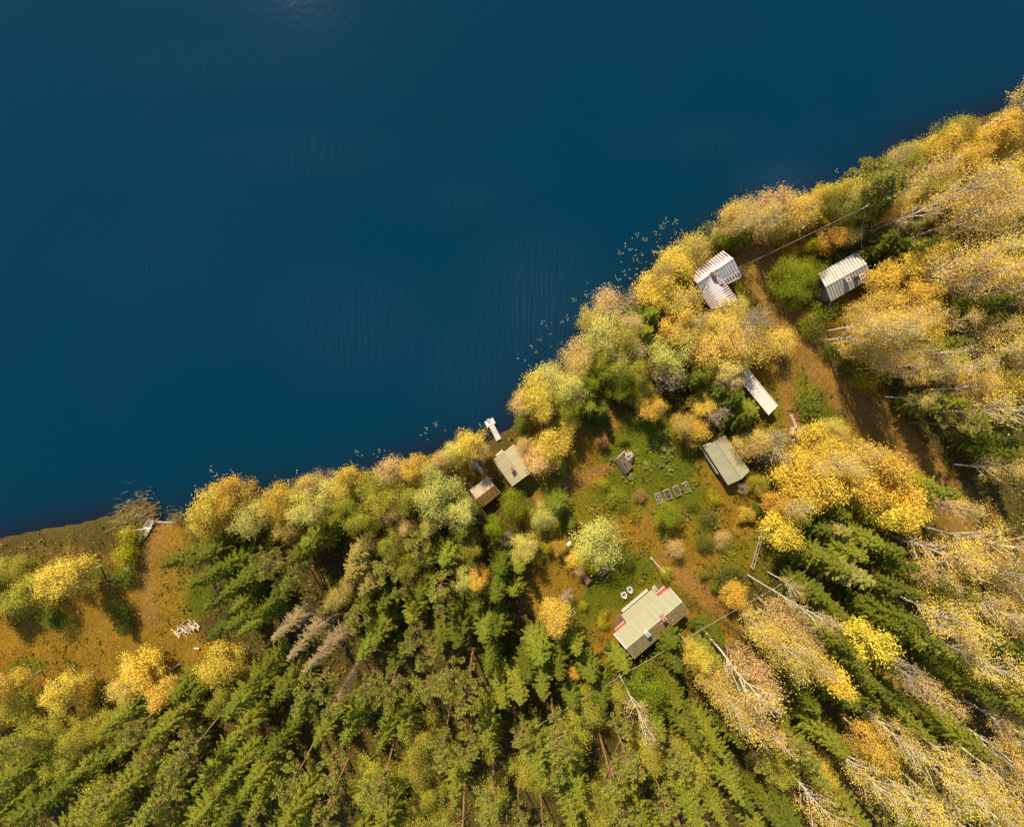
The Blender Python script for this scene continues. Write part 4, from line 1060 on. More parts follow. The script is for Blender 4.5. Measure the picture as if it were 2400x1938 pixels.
def pine(seed, h, r):
    g = np.random.default_rng(seed); T = NP(); L = NP(); n = 9; tt = np.linspace(0, 1, n)
    wob = np.cumsum(g.normal(scale=.01 * h, size=(n, 2)), 0); tp = np.stack([wob[:, 0] * tt, wob[:, 1] * tt, tt * h * .96], 1); np_tube(T, tp, (.05 + .010 * h) * (1 - .8 * tt), 8)
    cl = []
    for i in range(30):
        f = g.uniform(.52, 1.0); z = f * h; q = r * (1 - ((f - .62) / .42) ** 2) ** .5 if abs(f - .62) < .42 else .2
        az = i * 2.4 + g.normal(scale=.3); rr = q * g.uniform(.35, 1.); e = np.array([math.cos(az) * rr, math.sin(az) * rr, min(z, h) + g.uniform(.0, .5)])
        a = np.array([np.interp(z - .5, tp[:, 2], tp[:, k]) for k in range(3)]); p = curve(a, e, -.05 * r, 5); np_tube(T, p, np.linspace(.055, .018, 5), 5); cl.append((e, g.uniform(.36, .66) * (r / 2.2) ** .5))
    cl.append((tp[-1], .5))
    for c, s in cl:
        m = int(150 * s); d = unit(g.normal(size=(m, 3)) + np.array([0, 0, .5])); base = c + d * s * g.uniform(.15, .75, (m, 1)) * np.array([1, 1, .7]); tip = base + unit(d + np.array([0, 0, .45]) + g.normal(scale=.35, size=(m, 3))) * g.uniform(.18, .32, (m, 1))
        V, F = blades(base, tip, g.uniform(.09, .16, m), g); L.add(V, F, np.clip(.5 + g.normal(scale=.2) + g.normal(scale=.15, size=m), 0, 1))
    return T, L
def herb(seed, r, n, upr=.6):
    g = np.random.default_rng(seed); L = NP(); nst = n
    b0 = g.normal(scale=r * .45, size=(nst, 3)); b0[:, 2] = 0
    for k in range(9):
        a = g.uniform(0, 6.28, nst); q = np.stack([np.cos(a), np.sin(a), g.uniform(.1, 1.0, nst) * upr], 1) * (r * g.uniform(.18, .4, (nst, 1)))
        st = b0 + np.array([0, 0, 1]) * g.uniform(.1, .7, (nst, 1)) * r * upr
        V, F = blades(st, st + q, g.uniform(.07, .16, nst), g); L.add(V, F, g.uniform(0, 1, nst))
    return L

# mesh library: kind -> list of (trunk mesh, crown mesh, height, radius)
LIB = {}
def lib(key, items, bark): LIB[key] = [(T.mesh(key + '_trunk', bark), L.mesh(key + '_crown', M['leaf']) if L is not None and L.V else None, hh, rr) for (T, L), hh, rr in items]
lib('birch', [(deciduous(s, 9, 2.4, .22, 22, 8200, .108), 9, 2.4) for s in (1, 2, 3, 4)], M['birch'])
lib('willow', [(deciduous(s, 7, 2.6, .12, 28, 9500, .100, clump=.15, wide_leaf=.4), 7, 2.6) for s in (11, 12, 13)], M['bark'])
lib('aspen', [(deciduous(s, 10, 2.3, .25, 20, 6500, .125, clump=.17), 10, 2.3) for s in (21, 22, 23)], M['bark'])
lib('sparse', [(deciduous(s, 8, 2.3, .18, 24, 4200, .088, twig=2), 8, 2.3) for s in (31, 32, 33)], M['twig'])
lib('bare', [(deciduous(s, 7, 2.3, .12, 22, 700, .10, twig=3), 7, 2.3) for s in (41, 42)], M['twig'])
lib('tallbirch', [(deciduous(s, 17, 2.4, .24, 28, 3300, .095, twig=1, tr=.95), 17, 2.4) for s in (51, 52, 53, 54)], M['birch'])
lib('barebirch', [(deciduous(s, 17, 2.0, .45, 15, 1900, .095, twig=1, tr=.95), 17, 2.0) for s in (61, 62)], M['birch'])
lib('spruce', [(spruce(s, 12, r_), 12, 2.0) for s, r_ in ((71, 2.3), (72, 2.6), (73, 2.1), (74, 2.8), (75, 2.4), (76, 2.0))], M['bark'])
lib('deadspruce', [(spruce(s, 15, 1.7, True, .3, 1.25), 15, 1.7) for s in (81, 82)], M['deadwood'])
lib('pine', [(pine(s, 13, 2.0), 13, 2.0) for s in (91, 92, 93, 94)], M['pinebark'])
lib('bush', [(deciduous(s, 1.7, 1.2, .05, 16, 2000, .068, clump=.2), 1.7, 1.2) for s in (101, 102, 103)], M['bark'])
for k_ in LIB['deadspruce']:
    k_[1].materials.clear(); k_[1].materials.append(M['deadwood'])

# kind: library, name, colour, default height, fraction of the height where the crown reads, phrase, category
KIND = {
 'G': ('birch', 'birch_tree', (0.68, 0.47, 0.07), 9, .62, 'golden birch', 'birch tree'),
 'Y': ('aspen', 'aspen_tree', (0.71, 0.505, 0.065), 9, .62, 'bright yellow aspen', 'aspen tree'),
 'P': ('willow', 'willow_tree', (0.62, 0.56, 0.13), 7, .6, 'pale yellow green willow', 'willow tree'),
 'O': ('willow', 'alder_tree', (0.42, 0.38, 0.045), 8, .6, 'olive green alder', 'alder tree'),
 'K': ('sparse', 'thin_tree', (0.68, 0.45, 0.15), 8, .62, 'thin tan half bare tree', 'tree'),
 'A': ('sparse', 'thin_golden_tree', (0.68, 0.48, 0.085), 9, .62, 'thin golden half bare tree', 'tree'),
 'R': ('aspen', 'orange_tree', (.60, .37, .06), 6, .6, 'orange leaved tree', 'tree'),
 'L': ('willow', 'green_tree', (0.26, 0.29, 0.018), 6, .6, 'bright green broadleaf tree', 'tree'),
 'D': ('bush', 'dark_bush', (0.13, 0.15, 0.022), 2.6, .6, 'dark green bush', 'bush'),
 'U': ('bush', 'green_bush', (0.21, 0.23, 0.02), 2.2, .6, 'bright green bush', 'bush'),
 'V': ('bush', 'yellow_bush', (0.44, 0.38, 0.02), 2.0, .6, 'yellow green bush', 'bush'),
 'Z': ('bush', 'orange_bush', (0.46, 0.23, 0.03), 1.8, .6, 'orange brown bush', 'bush'),
 'H': ('bush', 'brown_bush', (.36, .20, .07), 1.8, .6, 'brown twiggy bush', 'bush'),
 'S': ('spruce', 'spruce_tree', (0.165, 0.18, 0.018), 12, .55, 'dark green spruce', 'spruce tree'),
 'T': ('spruce', 'light_spruce_tree', (0.26, 0.265, 0.028), 11, .55, 'light green spruce', 'spruce tree'),
 'I': ('spruce', 'tan_spruce_tree', (0.38, 0.31, 0.08), 13, .6, 'tan tipped pale spruce', 'spruce tree'),
 'N': ('pine', 'pine_tree', (0.3, 0.285, 0.048), 12, .8, 'olive green pine', 'pine tree'),
 'X': ('deadspruce', 'dead_spruce', (.4, .33, .22), 15, .72, 'dead grey spruce', 'dead spruce'),
 'B': ('bare', 'bare_tree', (.42, .3, .14), 7, .62, 'bare grey twiggy tree', 'tree'),
 'W': ('tallbirch', 'tall_birch', (0.7, 0.48, 0.075), 16, 0, 'tall white stemmed golden birch', 'birch tree'),
 'C': ('barebirch', 'bare_birch', (0.64, 0.45, 0.11), 16, 0, 'tall nearly leafless white birch', 'birch tree'),
}
TREES = """
G 438 1070 38 9;G 475 1042 36 9;G 428 1108 26 8;P 513 1085 36 11;G 578 1048 32 10;Y 600 1085 24 9;A 640 1022 22 9;P 655 1058 34 10;A 601 1114 24 8
S 385 1172 28 13;S 440 1160 30 12;S 470 1195 32 13;S 435 1212 30 12;S 503 1222 30 13;S 458 1262 28 13;S 480 1308 28 12;S 515 1290 30 13;T 545 1312 26 14;T 505 1262 24 12;S 560 1270 26 12
N 577 1189 27 12;N 548 1175 24 12;N 620 1213 22 13;N 583 1233 20 13;T 655 1135 40 11;S 625 1165 26 12
X 590 1332 29 17;X 648 1328 27 17;X 692 1365 26 17;X 738 1428 16 13
G 469 1400 38 8;G 302 1412 42 5;G 345 1452 32 5;A 262 1440 32 5;S 388 1452 40 9;S 430 1440 28 9;N 660 1450 36 14;T 517 1455 34 12;S 562 1400 30 11;S 600 1440 32 12;O 470 1470 26 8;N 700 1470 26 14
V 262 1130 20 2.4;V 258 1168 22 2.6;U 256 1210 20 2.4;D 255 1290 20 2.2;D 262 1320 14 2
K 652 1015 24 9;P 694 1045 36 10;G 732 1019 30 10;O 774 1018 26 10;K 816 992 30 9;G 869 988 29 10;P 905 998 26 9;K 925 964 18 8;P 960 956 27 8;G 990 930 31 8;K 1010 950 18 7;P 938 1043 46 10;P 900 1038 34 10;P 966 1075 32 9;O 845 1043 34 10;O 795 1052 32 10;O 767 1092 32 10;K 823 1080 23 9;O 735 1068 30 10;T 700 1085 30 11;K 851 1113 20 9;P 897 1103 23 9;S 971 1118 28 10;O 823 1141 28 10;N 873 1148 27 11;T 936 1173 33 11;T 897 1178 28 11;I 732 1202 36 12;I 746 1162 30 12;N 802 1202 30 12;I 767 1234 26 12;A 716 1250 22 11;N 841 1247 18 12;N 918 1232 28 12;N 925 1276 20 13;P 978 1222 26 10;R 1010 1205 18 8;T 859 1290 32 12;N 852 1352 25 14;N 736 1313 25 14;T 795 1324 27 13;T 767 1362 26 13;S 964 1317 32 12;T 1013 1313 36 12;N 894 1387 29 14;N 939 1422 30 14;N 978 1457 34 14;N 887 1443 33 15;N 816 1433 28 15;N 760 1454 26 15;T 1062 1455 32 12;S 1030 1385 26 11;S 925 1340 24 11;S 830 1385 22 12;S 690 1270 24 12;S 800 1270 26 11;S 880 1230 22 11;O 860 1190 24 10;S 760 1280 22 11;O 985 1160 24 9;S 1005 1270 24 10
G 1160 932 37 6;G 1192 896 22 5;K 1122 968 30 6;K 1101 938 18 5;T 1174 980 20 4;L 1080 1060 31 6;P 1143 1086 27 5;T 1170 1058 27 6;P 1262 1138 50 7;S 1199 1102 16 4;L 1400 1080 27 4;L 1040 1112 22 6;B 1061 1127 18 4;P 1099 1152 28 6;S 1053 1192 30 9;T 1091 1187 22 9;S 1043 1237 32 9;S 1043 1318 34 10;T 1080 1240 20 7
V 1238 1185 17 2.8;Y 1207 1172 17 3;K 1215 1196 15 2.5;R 1174 1148 15 2.5;V 1149 1150 13 2;H 1345 1040 15 1;U 1295 1046 25 1.2;K 1418 1154 20 2.5;H 1261 924 15 2;G 1450 902 30 3.6;V 1398 1205 15 1.4;U 1310 1170 16 1.6;D 1320 1185 12 1.4;V 1265 1018 13 1.0;U 1310 925 12 1
K 1283 632 33 8;B 1335 625 22 6;P 1273 708 48 9;O 1300 720 30 9;A 1240 668 22 8;K 1213 745 31 8;T 1365 655 29 9;T 1355 695 26 9;K 1327 682 24 8;P 1402 742 44 9;K 1322 742 34 8;O 1275 755 34 8;O 1300 782 28 8;B 1402 790 36 7;O 1340 785 30 8;L 1298 812 27 6;T 1243 781 22 7;L 1233 812 24 6;T 1238 855 28 7;P 1150 800 36 8;G 1132 825 44 8;P 1185 822 36 8;K 1095 850 24 7;G 1138 863 26 7;L 1190 852 28 7;U 1097 890 19 2.5;A 1218 772 26 8;G 1372 856 26 6;O 1355 830 25 6;G 1476 852 30 4;D 1340 868 20 2.5;S 1456 795 25 8;A 1430 890 24 5;S 1262 862 20 6;T 1270 790 18 7
G 1384 605 40 8;A 1427 632 38 8;G 1413 558 38 6;A 1463 518 34 6;A 1438 540 32 5;G 1420 685 34 8;A 1512 694 36 8;A 1482 738 42 8;A 1390 570 26 8;G 1442 655 24 6;A 1440 715 34 8;O 1395 640 22 6
A 1541 462 28 9;K 1571 440 34 7;K 1612 432 38 7;A 1660 445 36 6;A 1694 438 36 6;G 1725 418 30 6;O 1742 420 24 9;P 1775 418 30 9;G 1765 408 24 9;Y 1795 412 26 9;O 1800 440 32 9;A 1640 472 26 5;A 1600 476 26 5;L 1518 500 20 4;D 1564 494 24 3;U 1545 512 16 2.5
N 1857 357 42 11;N 1833 378 32 11;N 1880 380 40 12;N 1870 400 36 12;K 1888 333 24 11;A 1885 428 22 10;S 1845 430 30 8;G 1880 455 22 8;N 1845 340 28 11
V 1703 517 14 3.5;L 1655 588 42 4.5;L 1703 568 28 4;L 1678 608 28 4;U 1708 602 18 2.5;R 1748 506 26 5;A 1785 488 26 6;D 1748 538 22 2.5;S 1850 505 34 8;S 1885 520 32 8;S 1830 530 26 7;B 1870 480 26 7;G 1872 582 36 7;Y 1895 575 30 7
A 1542 645 26 7;B 1582 680 38 8;A 1515 690 32 8;A 1588 718 38 5;A 1638 722 28 4.5;A 1535 738 40 8;B 1555 705 30 7;O 1510 760 28 7;A 1543 766 30 5;O 1480 770 26 7
S 1535 832 34 9;T 1572 862 32 7;T 1510 818 28 8;S 1555 870 28 8;B 1500 870 26 6;U 1701 681 22 2;U 1735 652 24 2;U 1706 846 33 1.8;V 1834 782 27 3.5;D 1715 700 20 2;D 1742 737 18 1.6;D 1772 768 18 1.6;V 1815 800 20 1.6;A 1790 725 28 6;A 1832 705 34 6;A 1872 690 34 7;A 1882 745 30 7;A 1800 662 30 5;A 1848 640 34 6
G 1731 938 44 8;A 1787 952 42 9;A 1750 910 26 8;B 1621 938 44 7;A 1568 936 30 5;Y 1665 990 38 8;Y 1720 1024 50 10;Y 1690 1045 36 9;R 1632 1050 25 7;V 1660 1010 20 4;Y 1805 1015 46 11;G 1853 983 44 12;Y 1886 1037 40 12;Y 1875 1075 36 12;O 1810 1058 40 9;Y 1642 1111 36 7;S 1680 1096 30 9;S 1720 1105 32 10;I 1768 1115 36 11;T 1809 1128 38 12;S 1853 1150 34 12;T 1720 1165 36 11;T 1775 1162 38 12;S 1886 1185 32 13;A 1594 926 26 5;V 1880 1000 30 8;S 1750 1075 28 9
D 1486 1089 19 1.2;D 1588 1067 16 1.5;R 1566 1080 16 2;O 1592 1017 22 3;B 1559 1025 16 2;K 1517 1131 18 1.6;D 1480 1145 16 1.4;U 1475 1205 10 1.2;U 1500 1233 11 1.4;D 1526 1211 30 2.4;U 1455 1060 14 1;V 1500 1045 14 1.2
I 1798 1210 44 14;T 1760 1195 34 13;S 1709 1244 36 12;S 1738 1268 30 12;R 1541 1249 23 4;A 1602 1322 34 12;A 1632 1355 40 13;K 1652 1300 38 12;K 1687 1335 34 12;Y 1709 1399 32 14;Y 1817 1350 36 12;S 1742 1337 30 13;S 1775 1370 28 13;S 1809 1408 28 14;S 1845 1390 26 12;S 1870 1230 34 13;S 1880 1290 34 13;B 1880 1400 34 14;S 1850 1300 24 11;S 1700 1300 24 10
S 1506 1337 28 9;T 1495 1381 28 10;G 1458 1372 22 10;A 1500 1432 38 13;K 1575 1412 40 14;S 1599 1470 28 12;S 1632 1474 26 12;S 1764 1458 34 12;S 1820 1460 34 12;S 1700 1470 30 12;S 1875 1455 34 12;A 1528 1467 28 13;S 1650 1430 22 9;U 1450 1308 11 1.6;Z 1427 1385 11 1.4
G 1163 1295 32 8;B 1191 1249 16 2.2;T 1209 1355 26 9;T 1130 1368 34 11;S 1113 1407 32 11;T 1085 1445 34 12;T 1134 1420 34 12;T 1238 1416 28 10;T 1309 1399 25 8;S 1408 1345 30 8;S 1411 1382 28 8;L 1363 1453 46 8;T 1413 1462 30 9;R 1203 1414 10 4;Z 1259 1364 12 1.3;D 1280 1360 11 1.2;V 1266 1310 14 1.0;V 1225 1270 10 .9;V 1270 1290 10 .9;Z 1190 1335 10 1;S 1170 1400 26 9;S 1200 1460 30 10;S 1270 1460 26 9;S 1180 1345 18 6;O 1300 1460 22 7
"""
BASED = """
W 1735 696 30 17;W 1723 716 30 18;W 1743 724 28 17;W 1758 737 28 16;W 1772 752 28 14;W 1797 776 26 12;C 1849 792 22 9;C 1859 834 22 8;W 1770 700 26 14;W 1840 750 28 15;W 1815 690 28 14
C 1466 1308 34 20;C 1570 1207 20 18;C 1611 1200 18 9;W 1590 1275 30 15;W 1555 1278 30 15;W 1612 1310 30 15;W 1448 1358 26 17;W 1478 1396 30 17;C 1516 1392 22 18;C 1300 1414 26 15;W 1150 1254 24 9
C 1562 508 22 11;C 1527 514 22 11;C 1802 500 28 15;W 1668 965 22 13;W 1686 972 22 13;W 1640 962 20 11;C 1417 683 22 9;C 1515 722 22 9;C 1478 772 22 10;C 1483 806 22 10;W 1610 1040 24 12
"""
LANDMARKS = [('the rust striped cabin', 1500, 592), ('the zinc roof cabin', 1773, 582), ('the white roofed shed', 1590, 818), ('the ribbed roof shed', 1525, 972), ('the sauna hut', 1078, 975),
             ('the felt roofed shed', 1017, 1030), ('the olive roof cottage', 1365, 1305), ('the earth cellar', 1312, 972), ('the vegetable boxes', 1410, 1034), ('the white jetty', 1035, 898), ('the white rowing boat', 314, 1110),
             ('the log heap', 392, 1317), ('the paving slabs', 1663, 880), ('the flagpole', 1382, 1186), ('the dark slatted table', 1262, 1200), ('the square planting box', 1200, 1284), ('the three dead spruces', 640, 1345),
             ('the power pole', 1800, 460), ('the rail fence', 1588, 1130), ('the small orange maple', 1541, 1249), ('the red bench', 1593, 509)]
ORD = ['', 'second ', 'third ', 'fourth ', 'fifth ', 'sixth ', 'seventh ', 'eighth ', 'ninth ', 'tenth ', 'eleventh ', 'twelfth ']
ALLT = []
def place_tree(kind, x, y, rpx, h, based):
    libk, name, colr, dh, fr, phrase, cat = KIND[kind]
    if based: p = gndd(x, y); vis = None
    else:
        z = .9 + fr * h; q = dp(x, y, z); g0 = max(gz(q.x, q.y), -.3); p = Vector((q.x, q.y, g0))
    k = S * U * (1 - (.9 + max(fr, .6) * h) / H); r = rpx * k
    var = LIB[libk]; tm, cm, hh, rr = var[random.randrange(len(var))]
    t = empty(name, p, random.uniform(0, 6.28)); sx = r / rr * random.uniform(1.0, 1.12); sz = h / hh * (.86 if libk == 'spruce' else 1) * (random.uniform(.82, 1.1) if not based and h > 5 else 1)
    t.scale = (sx, sx, sz)
    if h > 5: t.rotation_euler = (random.gauss(0, .025), random.gauss(0, .025), t.rotation_euler.z)
    o = bpy.data.objects.new('trunk', tm); link(o, t)
    if cm is not None:
        o = bpy.data.objects.new('crown', cm); link(o, t); j = random.uniform(.84, 1.12); w = random.uniform(-.06, .06)
        o.color = (min(1, colr[0] * j * (1 + w)), min(1, colr[1] * j), min(1, colr[2] * j), 1)
    zc = p.z + .65 * h; f = 1 / (1 - zc / H)
    ALLT.append((t, kind, phrase, cat, 1075 + p.x / (S * U) * f, 868 - p.y / (S * U) * f))
for txt, based in ((TREES, False), (BASED, True)):
    for e in txt.replace('\n', ';').split(';'):
        if e.strip():
            kd_, x, y, r_, h_ = e.split(); place_tree(kd_, float(x), float(y), float(r_), float(h_), based)
DIRS = ['right of', 'to the upper right of', 'above', 'to the upper left of', 'left of', 'to the lower left of', 'below', 'to the lower right of']
def sector(dx, dy): return int(((math.degrees(math.atan2(-dy, dx)) + 22.5) % 360) // 45)
GRP = {'birch tree': 'birches of the shore and woods', 'aspen tree': 'yellow aspens', 'willow tree': 'willows of the shore', 'alder tree': 'alders', 'tree': 'broadleaf trees', 'bush': 'bushes in the clearing and along the paths',
       'spruce tree': 'spruces of the forest', 'pine tree': 'pines of the forest', 'dead spruce': 'dead spruces'}
for t, kd_, ph_, cat, x, y in ALLT:
    best = None
    for nm, lx, ly in LANDMARKS:
        if 'dead' in nm and kd_ == 'X': continue
        if 'maple' in nm and math.hypot(x - lx, y - ly) < 20 and kd_ == 'R': continue
        s_ = sector(x - lx, y - ly); d = math.hypot(x - lx, y - ly)
        rk = sum(1 for q in ALLT if q[2] == ph_ and sector(q[4] - lx, q[5] - ly) == s_ and math.hypot(q[4] - lx, q[5] - ly) < d - 1e-6)
        sc = rk * 90 + d
        if best is None or sc < best[0]: best = (sc, nm, s_, rk)
    _, nm, s_, rk = best
    lab = f"{ph_}, {ORD[min(rk, 11)]}nearest {DIRS[s_]} {nm}"
    tag(t, lab, cat, GRP[cat])

WD = [herb(s, .42, 14, .5).mesh('weeds', M['leaf']) for s in (7, 8)]
for (t, lab), n, c_ in zip(BEDS, (3, 1, 2, 3), ((.34, .32, .13), (.20, .16, .08), (.18, .22, .05), (.26, .29, .09))):
    for k in range(n):
        o = bpy.data.objects.new('weeds', WD[k % 2]); o.location = (-.42 + .84 * (k + .5) / n, .06 * (-1) ** k, .22); o.rotation_euler = (0, 0, k * 2.); o.scale = (.8, .55, .6); o.color = (*c_, 1); link(o, t)
# ------------------------------------------------------------------ garden herbs, reeds, lily pads
HB = [herb(s, .8, 26).mesh('herb_leaves', M['leaf']) for s in (1, 2, 3)]
def herbs(lst, colr, name, lab, cat, group):
    for i, (x, y, r_, tail) in enumerate(lst):
        p = gndd(x, y); o = bpy.data.objects.new(name, HB[i % 3]); s_ = r_ * S * U / .8; o.location = p; o.scale = (s_, s_, s_); o.rotation_euler = (0, 0, random.uniform(0, 6)); j = random.uniform(.85, 1.15)
        o.color = (*[c * j for c in colr], 1); link(o); tag(o, lab + ' ' + tail, cat, group)
herbs([(1358, 975, 12, 'nearest right of the earth cellar'), (1385, 972, 12, 'in the middle of the row above the vegetable boxes'), (1405, 982, 12, 'above the third vegetable box'), (1320, 998, 13, 'just below the earth cellar'), (1335, 950, 9, 'at the upper right of the stone heap'),
       (1372, 935, 10, 'in the upper garden between brown weeds'), (1398, 940, 14, 'at the upper right of the garden'), (1395, 915, 11, 'at the top of the garden'), (1405, 955, 11, 'right of the garden weeds, nearest the ribbed shed'), (1288, 965, 10, 'at the left side of the earth cellar')], (.22, .25, .055), 'garden_plant', 'pale green leafy plant', 'plant', 'leafy garden plants')
herbs([(1372, 1068, 11, 'below the leftmost vegetable box'), (1432, 1068, 12, 'below the rightmost vegetable box'), (1335, 1080, 12, 'left of the green bush in mid clearing'), (1440, 1085, 13, 'right of the green bush in mid clearing'), (1460, 1010, 12, 'right of the vegetable boxes'), (1275, 1060, 14, 'in the middle of the clearing'), (1240, 1065, 12, 'at the left of the clearing'),
       (1390, 1130, 12, 'above the peach bush'), (1350, 1150, 12, 'right of the big willow'), (1345, 1215, 12, 'left of the flagpole'), (1500, 1100, 14, 'below the ribbed shed'), (1530, 1160, 14, 'left of the rail fence')], (.25, .21, .03), 'meadow_plant', 'yellowish tall weed', 'plant', 'tall weeds of the clearing')
def reed_mesh(seed):
    g = np.random.default_rng(seed); L = NP(); n = 240; b = g.normal(scale=.55, size=(n, 3)) * np.array([1, 1, 0]); t = b + g.normal(scale=.35, size=(n, 3)) * np.array([1, 1, 0]); t[:, 2] = g.uniform(.6, 1.5, n); b[:, 2] = -.3
    V, F = blades(b, t, g.uniform(.03, .07, n), g, up=unit(g.normal(size=(n, 3)))); L.add(V, F, g.uniform(0, 1, n)); return L.mesh('reeds', M['leaf'])
RM = [reed_mesh(s) for s in (1, 2)]
for i, (x, y, r_, c_, tail) in enumerate(((275, 1078, 20, 0, 'at the left edge of the photo'), (300, 1064, 20, 0, 'left above the white rowing boat'), (318, 1076, 16, 0, 'nearest the stern of the white rowing boat'), (258, 1092, 18, 0, 'below the leftmost reeds'), (1655, 417, 14, 1, 'by the upper right shore bushes'),
                                (1487, 484, 14, 1, 'around the grey landing stage'), (372, 1088, 12, 0, 'right of the row of bank stones'), (1463, 520, 14, 0, 'left of the grey landing stage'), (1640, 424, 12, 1, 'left of the reeds by the upper shore bushes'), (1022, 905, 9, 0, 'left of the white jetty'))):
    p = dp(x, y, .3); o = bpy.data.objects.new('reed_clump', RM[i % 2]); o.location = (p.x, p.y, max(-.1, gz(p.x, p.y))); s_ = r_ * S * U / .8; o.scale = (s_, s_, min(1, s_)); o.rotation_euler = (0, 0, i * 1.3); o.color = ((.48, .36, .14, 1), (.36, .36, .12, 1))[c_]
    link(o); tag(o, ('straw coloured' if not c_ else 'olive') + ' reed clump ' + tail, 'reeds', 'reed clumps along the shore')
def pad_mesh(seed):
    r = random.Random(seed); n = 12; v = [(0, 0, .012)]; f = []
    for k in range(n + 1):
        a = .25 + (2 * math.pi - .5) * k / n; q = r.uniform(.92, 1.06); v.append((q * math.cos(a), q * math.sin(a), .02 + .03 * r.random()))
    for k in range(n): f.append((0, 1 + k, 2 + k))
    me = bpy.data.meshes.new('lily_pad'); me.from_pydata(v, [], f); me.materials.append(M['pad']); return me
PM = [pad_mesh(i) for i in range(4)]
def pads(fn, txt, tail):
    for e in txt.split():
        q = [int(v) for v in e.split(',')]; n = q[2] if len(q) > 2 else 1
        for k in range(n):
            p = fn(q[0], q[1]); r_ = random.uniform(.06, .098)
            if n > 1: a = k * 2.4 + q[0]; d = .155 * math.sqrt(k + .3); p.x += d * math.cos(a); p.y += d * math.sin(a)
            o = bpy.data.objects.new('lily_pad', random.choice(PM)); o.location = (p.x, p.y, .004 + .002 * k); o.scale = (r_, r_ * .9, 1); o.rotation_euler = (0, 0, random.uniform(0, 6.28)); link(o)
            tag(o, 'small yellow green lily pad floating ' + tail, 'lily pad', 'lily pads ' + tail)
pads(zoom(1400, 480, 7.235), "1155,245,2 1200,290 1325,270,4 1275,327 1345,323 1135,315,3 1090,385,6 1303,432 1335,470 1320,510 1415,420 1440,440 1465,480 1478,515 950,463 980,450 997,465 992,507 1053,512 1062,577 1255,562 1008,634 1020,708 1043,705 1050,730 1218,640 670,510,5 588,568 780,595,4 838,580,2 470,660 475,703 467,733 348,765 378,798 367,828,3 428,832,2 570,760,3 535,777 655,768 755,822 735,850 768,853 653,855 630,868 593,900 618,930,2 672,910 680,945 706,975 742,990 830,972 402,970 545,1097 463,1113 430,1138 458,1138 470,1190 310,1200,2 360,1275,4 540,1247,2 638,1192 750,1208 403,1385 527,1447 543,1503", 'in the big patch off the rust striped cabin')
pads(zoom(1150, 560, 3.946), "880,483 880,522,3 905,515 930,510,2 948,530,4 772,567,5 837,617,2 858,630 705,705 710,735,3 655,768,3 558,770 477,768,4 513,803 533,830 560,882,2 447,927,3 377,993,3 558,996 413,1043,2 430,1050 247,1065 240,1100 255,1105 317,1122 352,1166 367,1180 420,1160 405,1195 458,1192 377,1255 893,405", 'in the string off the shore bend above the jetty')
pads(zoom(460, 900, 3.116), "1745,287,4 1678,320,3 1640,372 1678,360,2 1690,402 1818,338 2073,302,2 1925,342 1750,308", 'left of the white jetty')
pads(zoom(460, 900, 3.116), "1170,492,4 1178,517 1213,520 1295,510 1338,485,3 1375,484 1325,530 1227,605,2", 'off the middle of the lower shore')
pads(zoom(460, 900, 3.116), "735,628 735,647 645,702 675,708,3 703,692", 'close to the golden trees of the lower left shore')
pads(zoom(460, 900, 3.116), "110,597 108,635,4 150,660,3 198,680 115,676 131,698 203,722,3", 'off the left end of the lower shore')
pads(zR, "1410,290 1408,315,3 1578,360,3 1585,400,2 1637,320,3 1638,350 1223,440,3 1295,457 1485,420", 'off the big pines of the upper right shore')

# ------------------------------------------------------------------ ground cover that nobody could count (stuff)
def sample_land(n, lo=.25):
    x = rng.uniform(-70, 70, n * 2); y = rng.uniform(-57, 40, n * 2); d = sdist(x, y); k = d > lo
    return x[k][:n], y[k][:n]
xs_, ys_ = axis(-72, 72, .5, 700), axis(-60, 60, .5, 700); cg = col.reshape(len(ys_), len(xs_), 4)
def cover(x, y):
    i = np.clip(np.searchsorted(xs_, x), 0, len(xs_) - 1); j = np.clip(np.searchsorted(ys_, y), 0, len(ys_) - 1); return cg[j, i]
def scatter_cards(name, x, y, z, size, colr, flat, lab, parent=None):
    n = len(x); cen = np.stack([x, y, z], 1); nrm = unit(rng.normal(size=(n, 3)) * flat + np.array([0, 0, 1])); V, F = cards(cen, nrm, size, .6, rng)
    me = fast_mesh(name, V, F, [M['bits']], col=np.repeat(colr, 4, 0)); return tag(link(bpy.data.objects.new(name, me)), lab, kind='stuff')
x, y = sample_land(150000); cv = cover(x, y); w = np.clip(.16 + .8 * cv[:, 1] + .6 * cv[:, 2] + .22 * cv[:, 3] - .35 * cv[:, 0], .06, 1); k = rng.random(len(x)) < w; x, y = x[k], y[k]; n = len(x)
pal = np.array([[.52, .30, .045], [.42, .20, .04], [.30, .14, .04], [.60, .42, .10], [.62, .46, .20], [.20, .11, .03]]) * .8; cc_ = pal[rng.choice(6, n, p=[.3, .22, .17, .14, .07, .1])] * rng.uniform(.7, 1.15, (n, 1))
scatter_cards('fallen_leaves', x, y, gza(x, y) + rng.uniform(.02, .10, n), rng.uniform(.04, .085, n), cc_, .45, 'fallen orange and brown leaves strewn over the ground')
x, y = sample_land(170000); cv = cover(x, y); w = np.clip(.10 + .75 * cv[:, 0] + .55 * cv[:, 3] - .5 * cv[:, 2], .03, .9); k = rng.random(len(x)) < w; x, y = x[k], y[k]; cv = cv[k]; n = len(x)
g1 = np.array([.105, .120, .008]); g2 = np.array([.24, .18, .02]); mixw = np.clip(rng.random(n) * 1.1 - .5 * cv[:, 0] + .25 * cv[:, 1], 0, 1)[:, None]
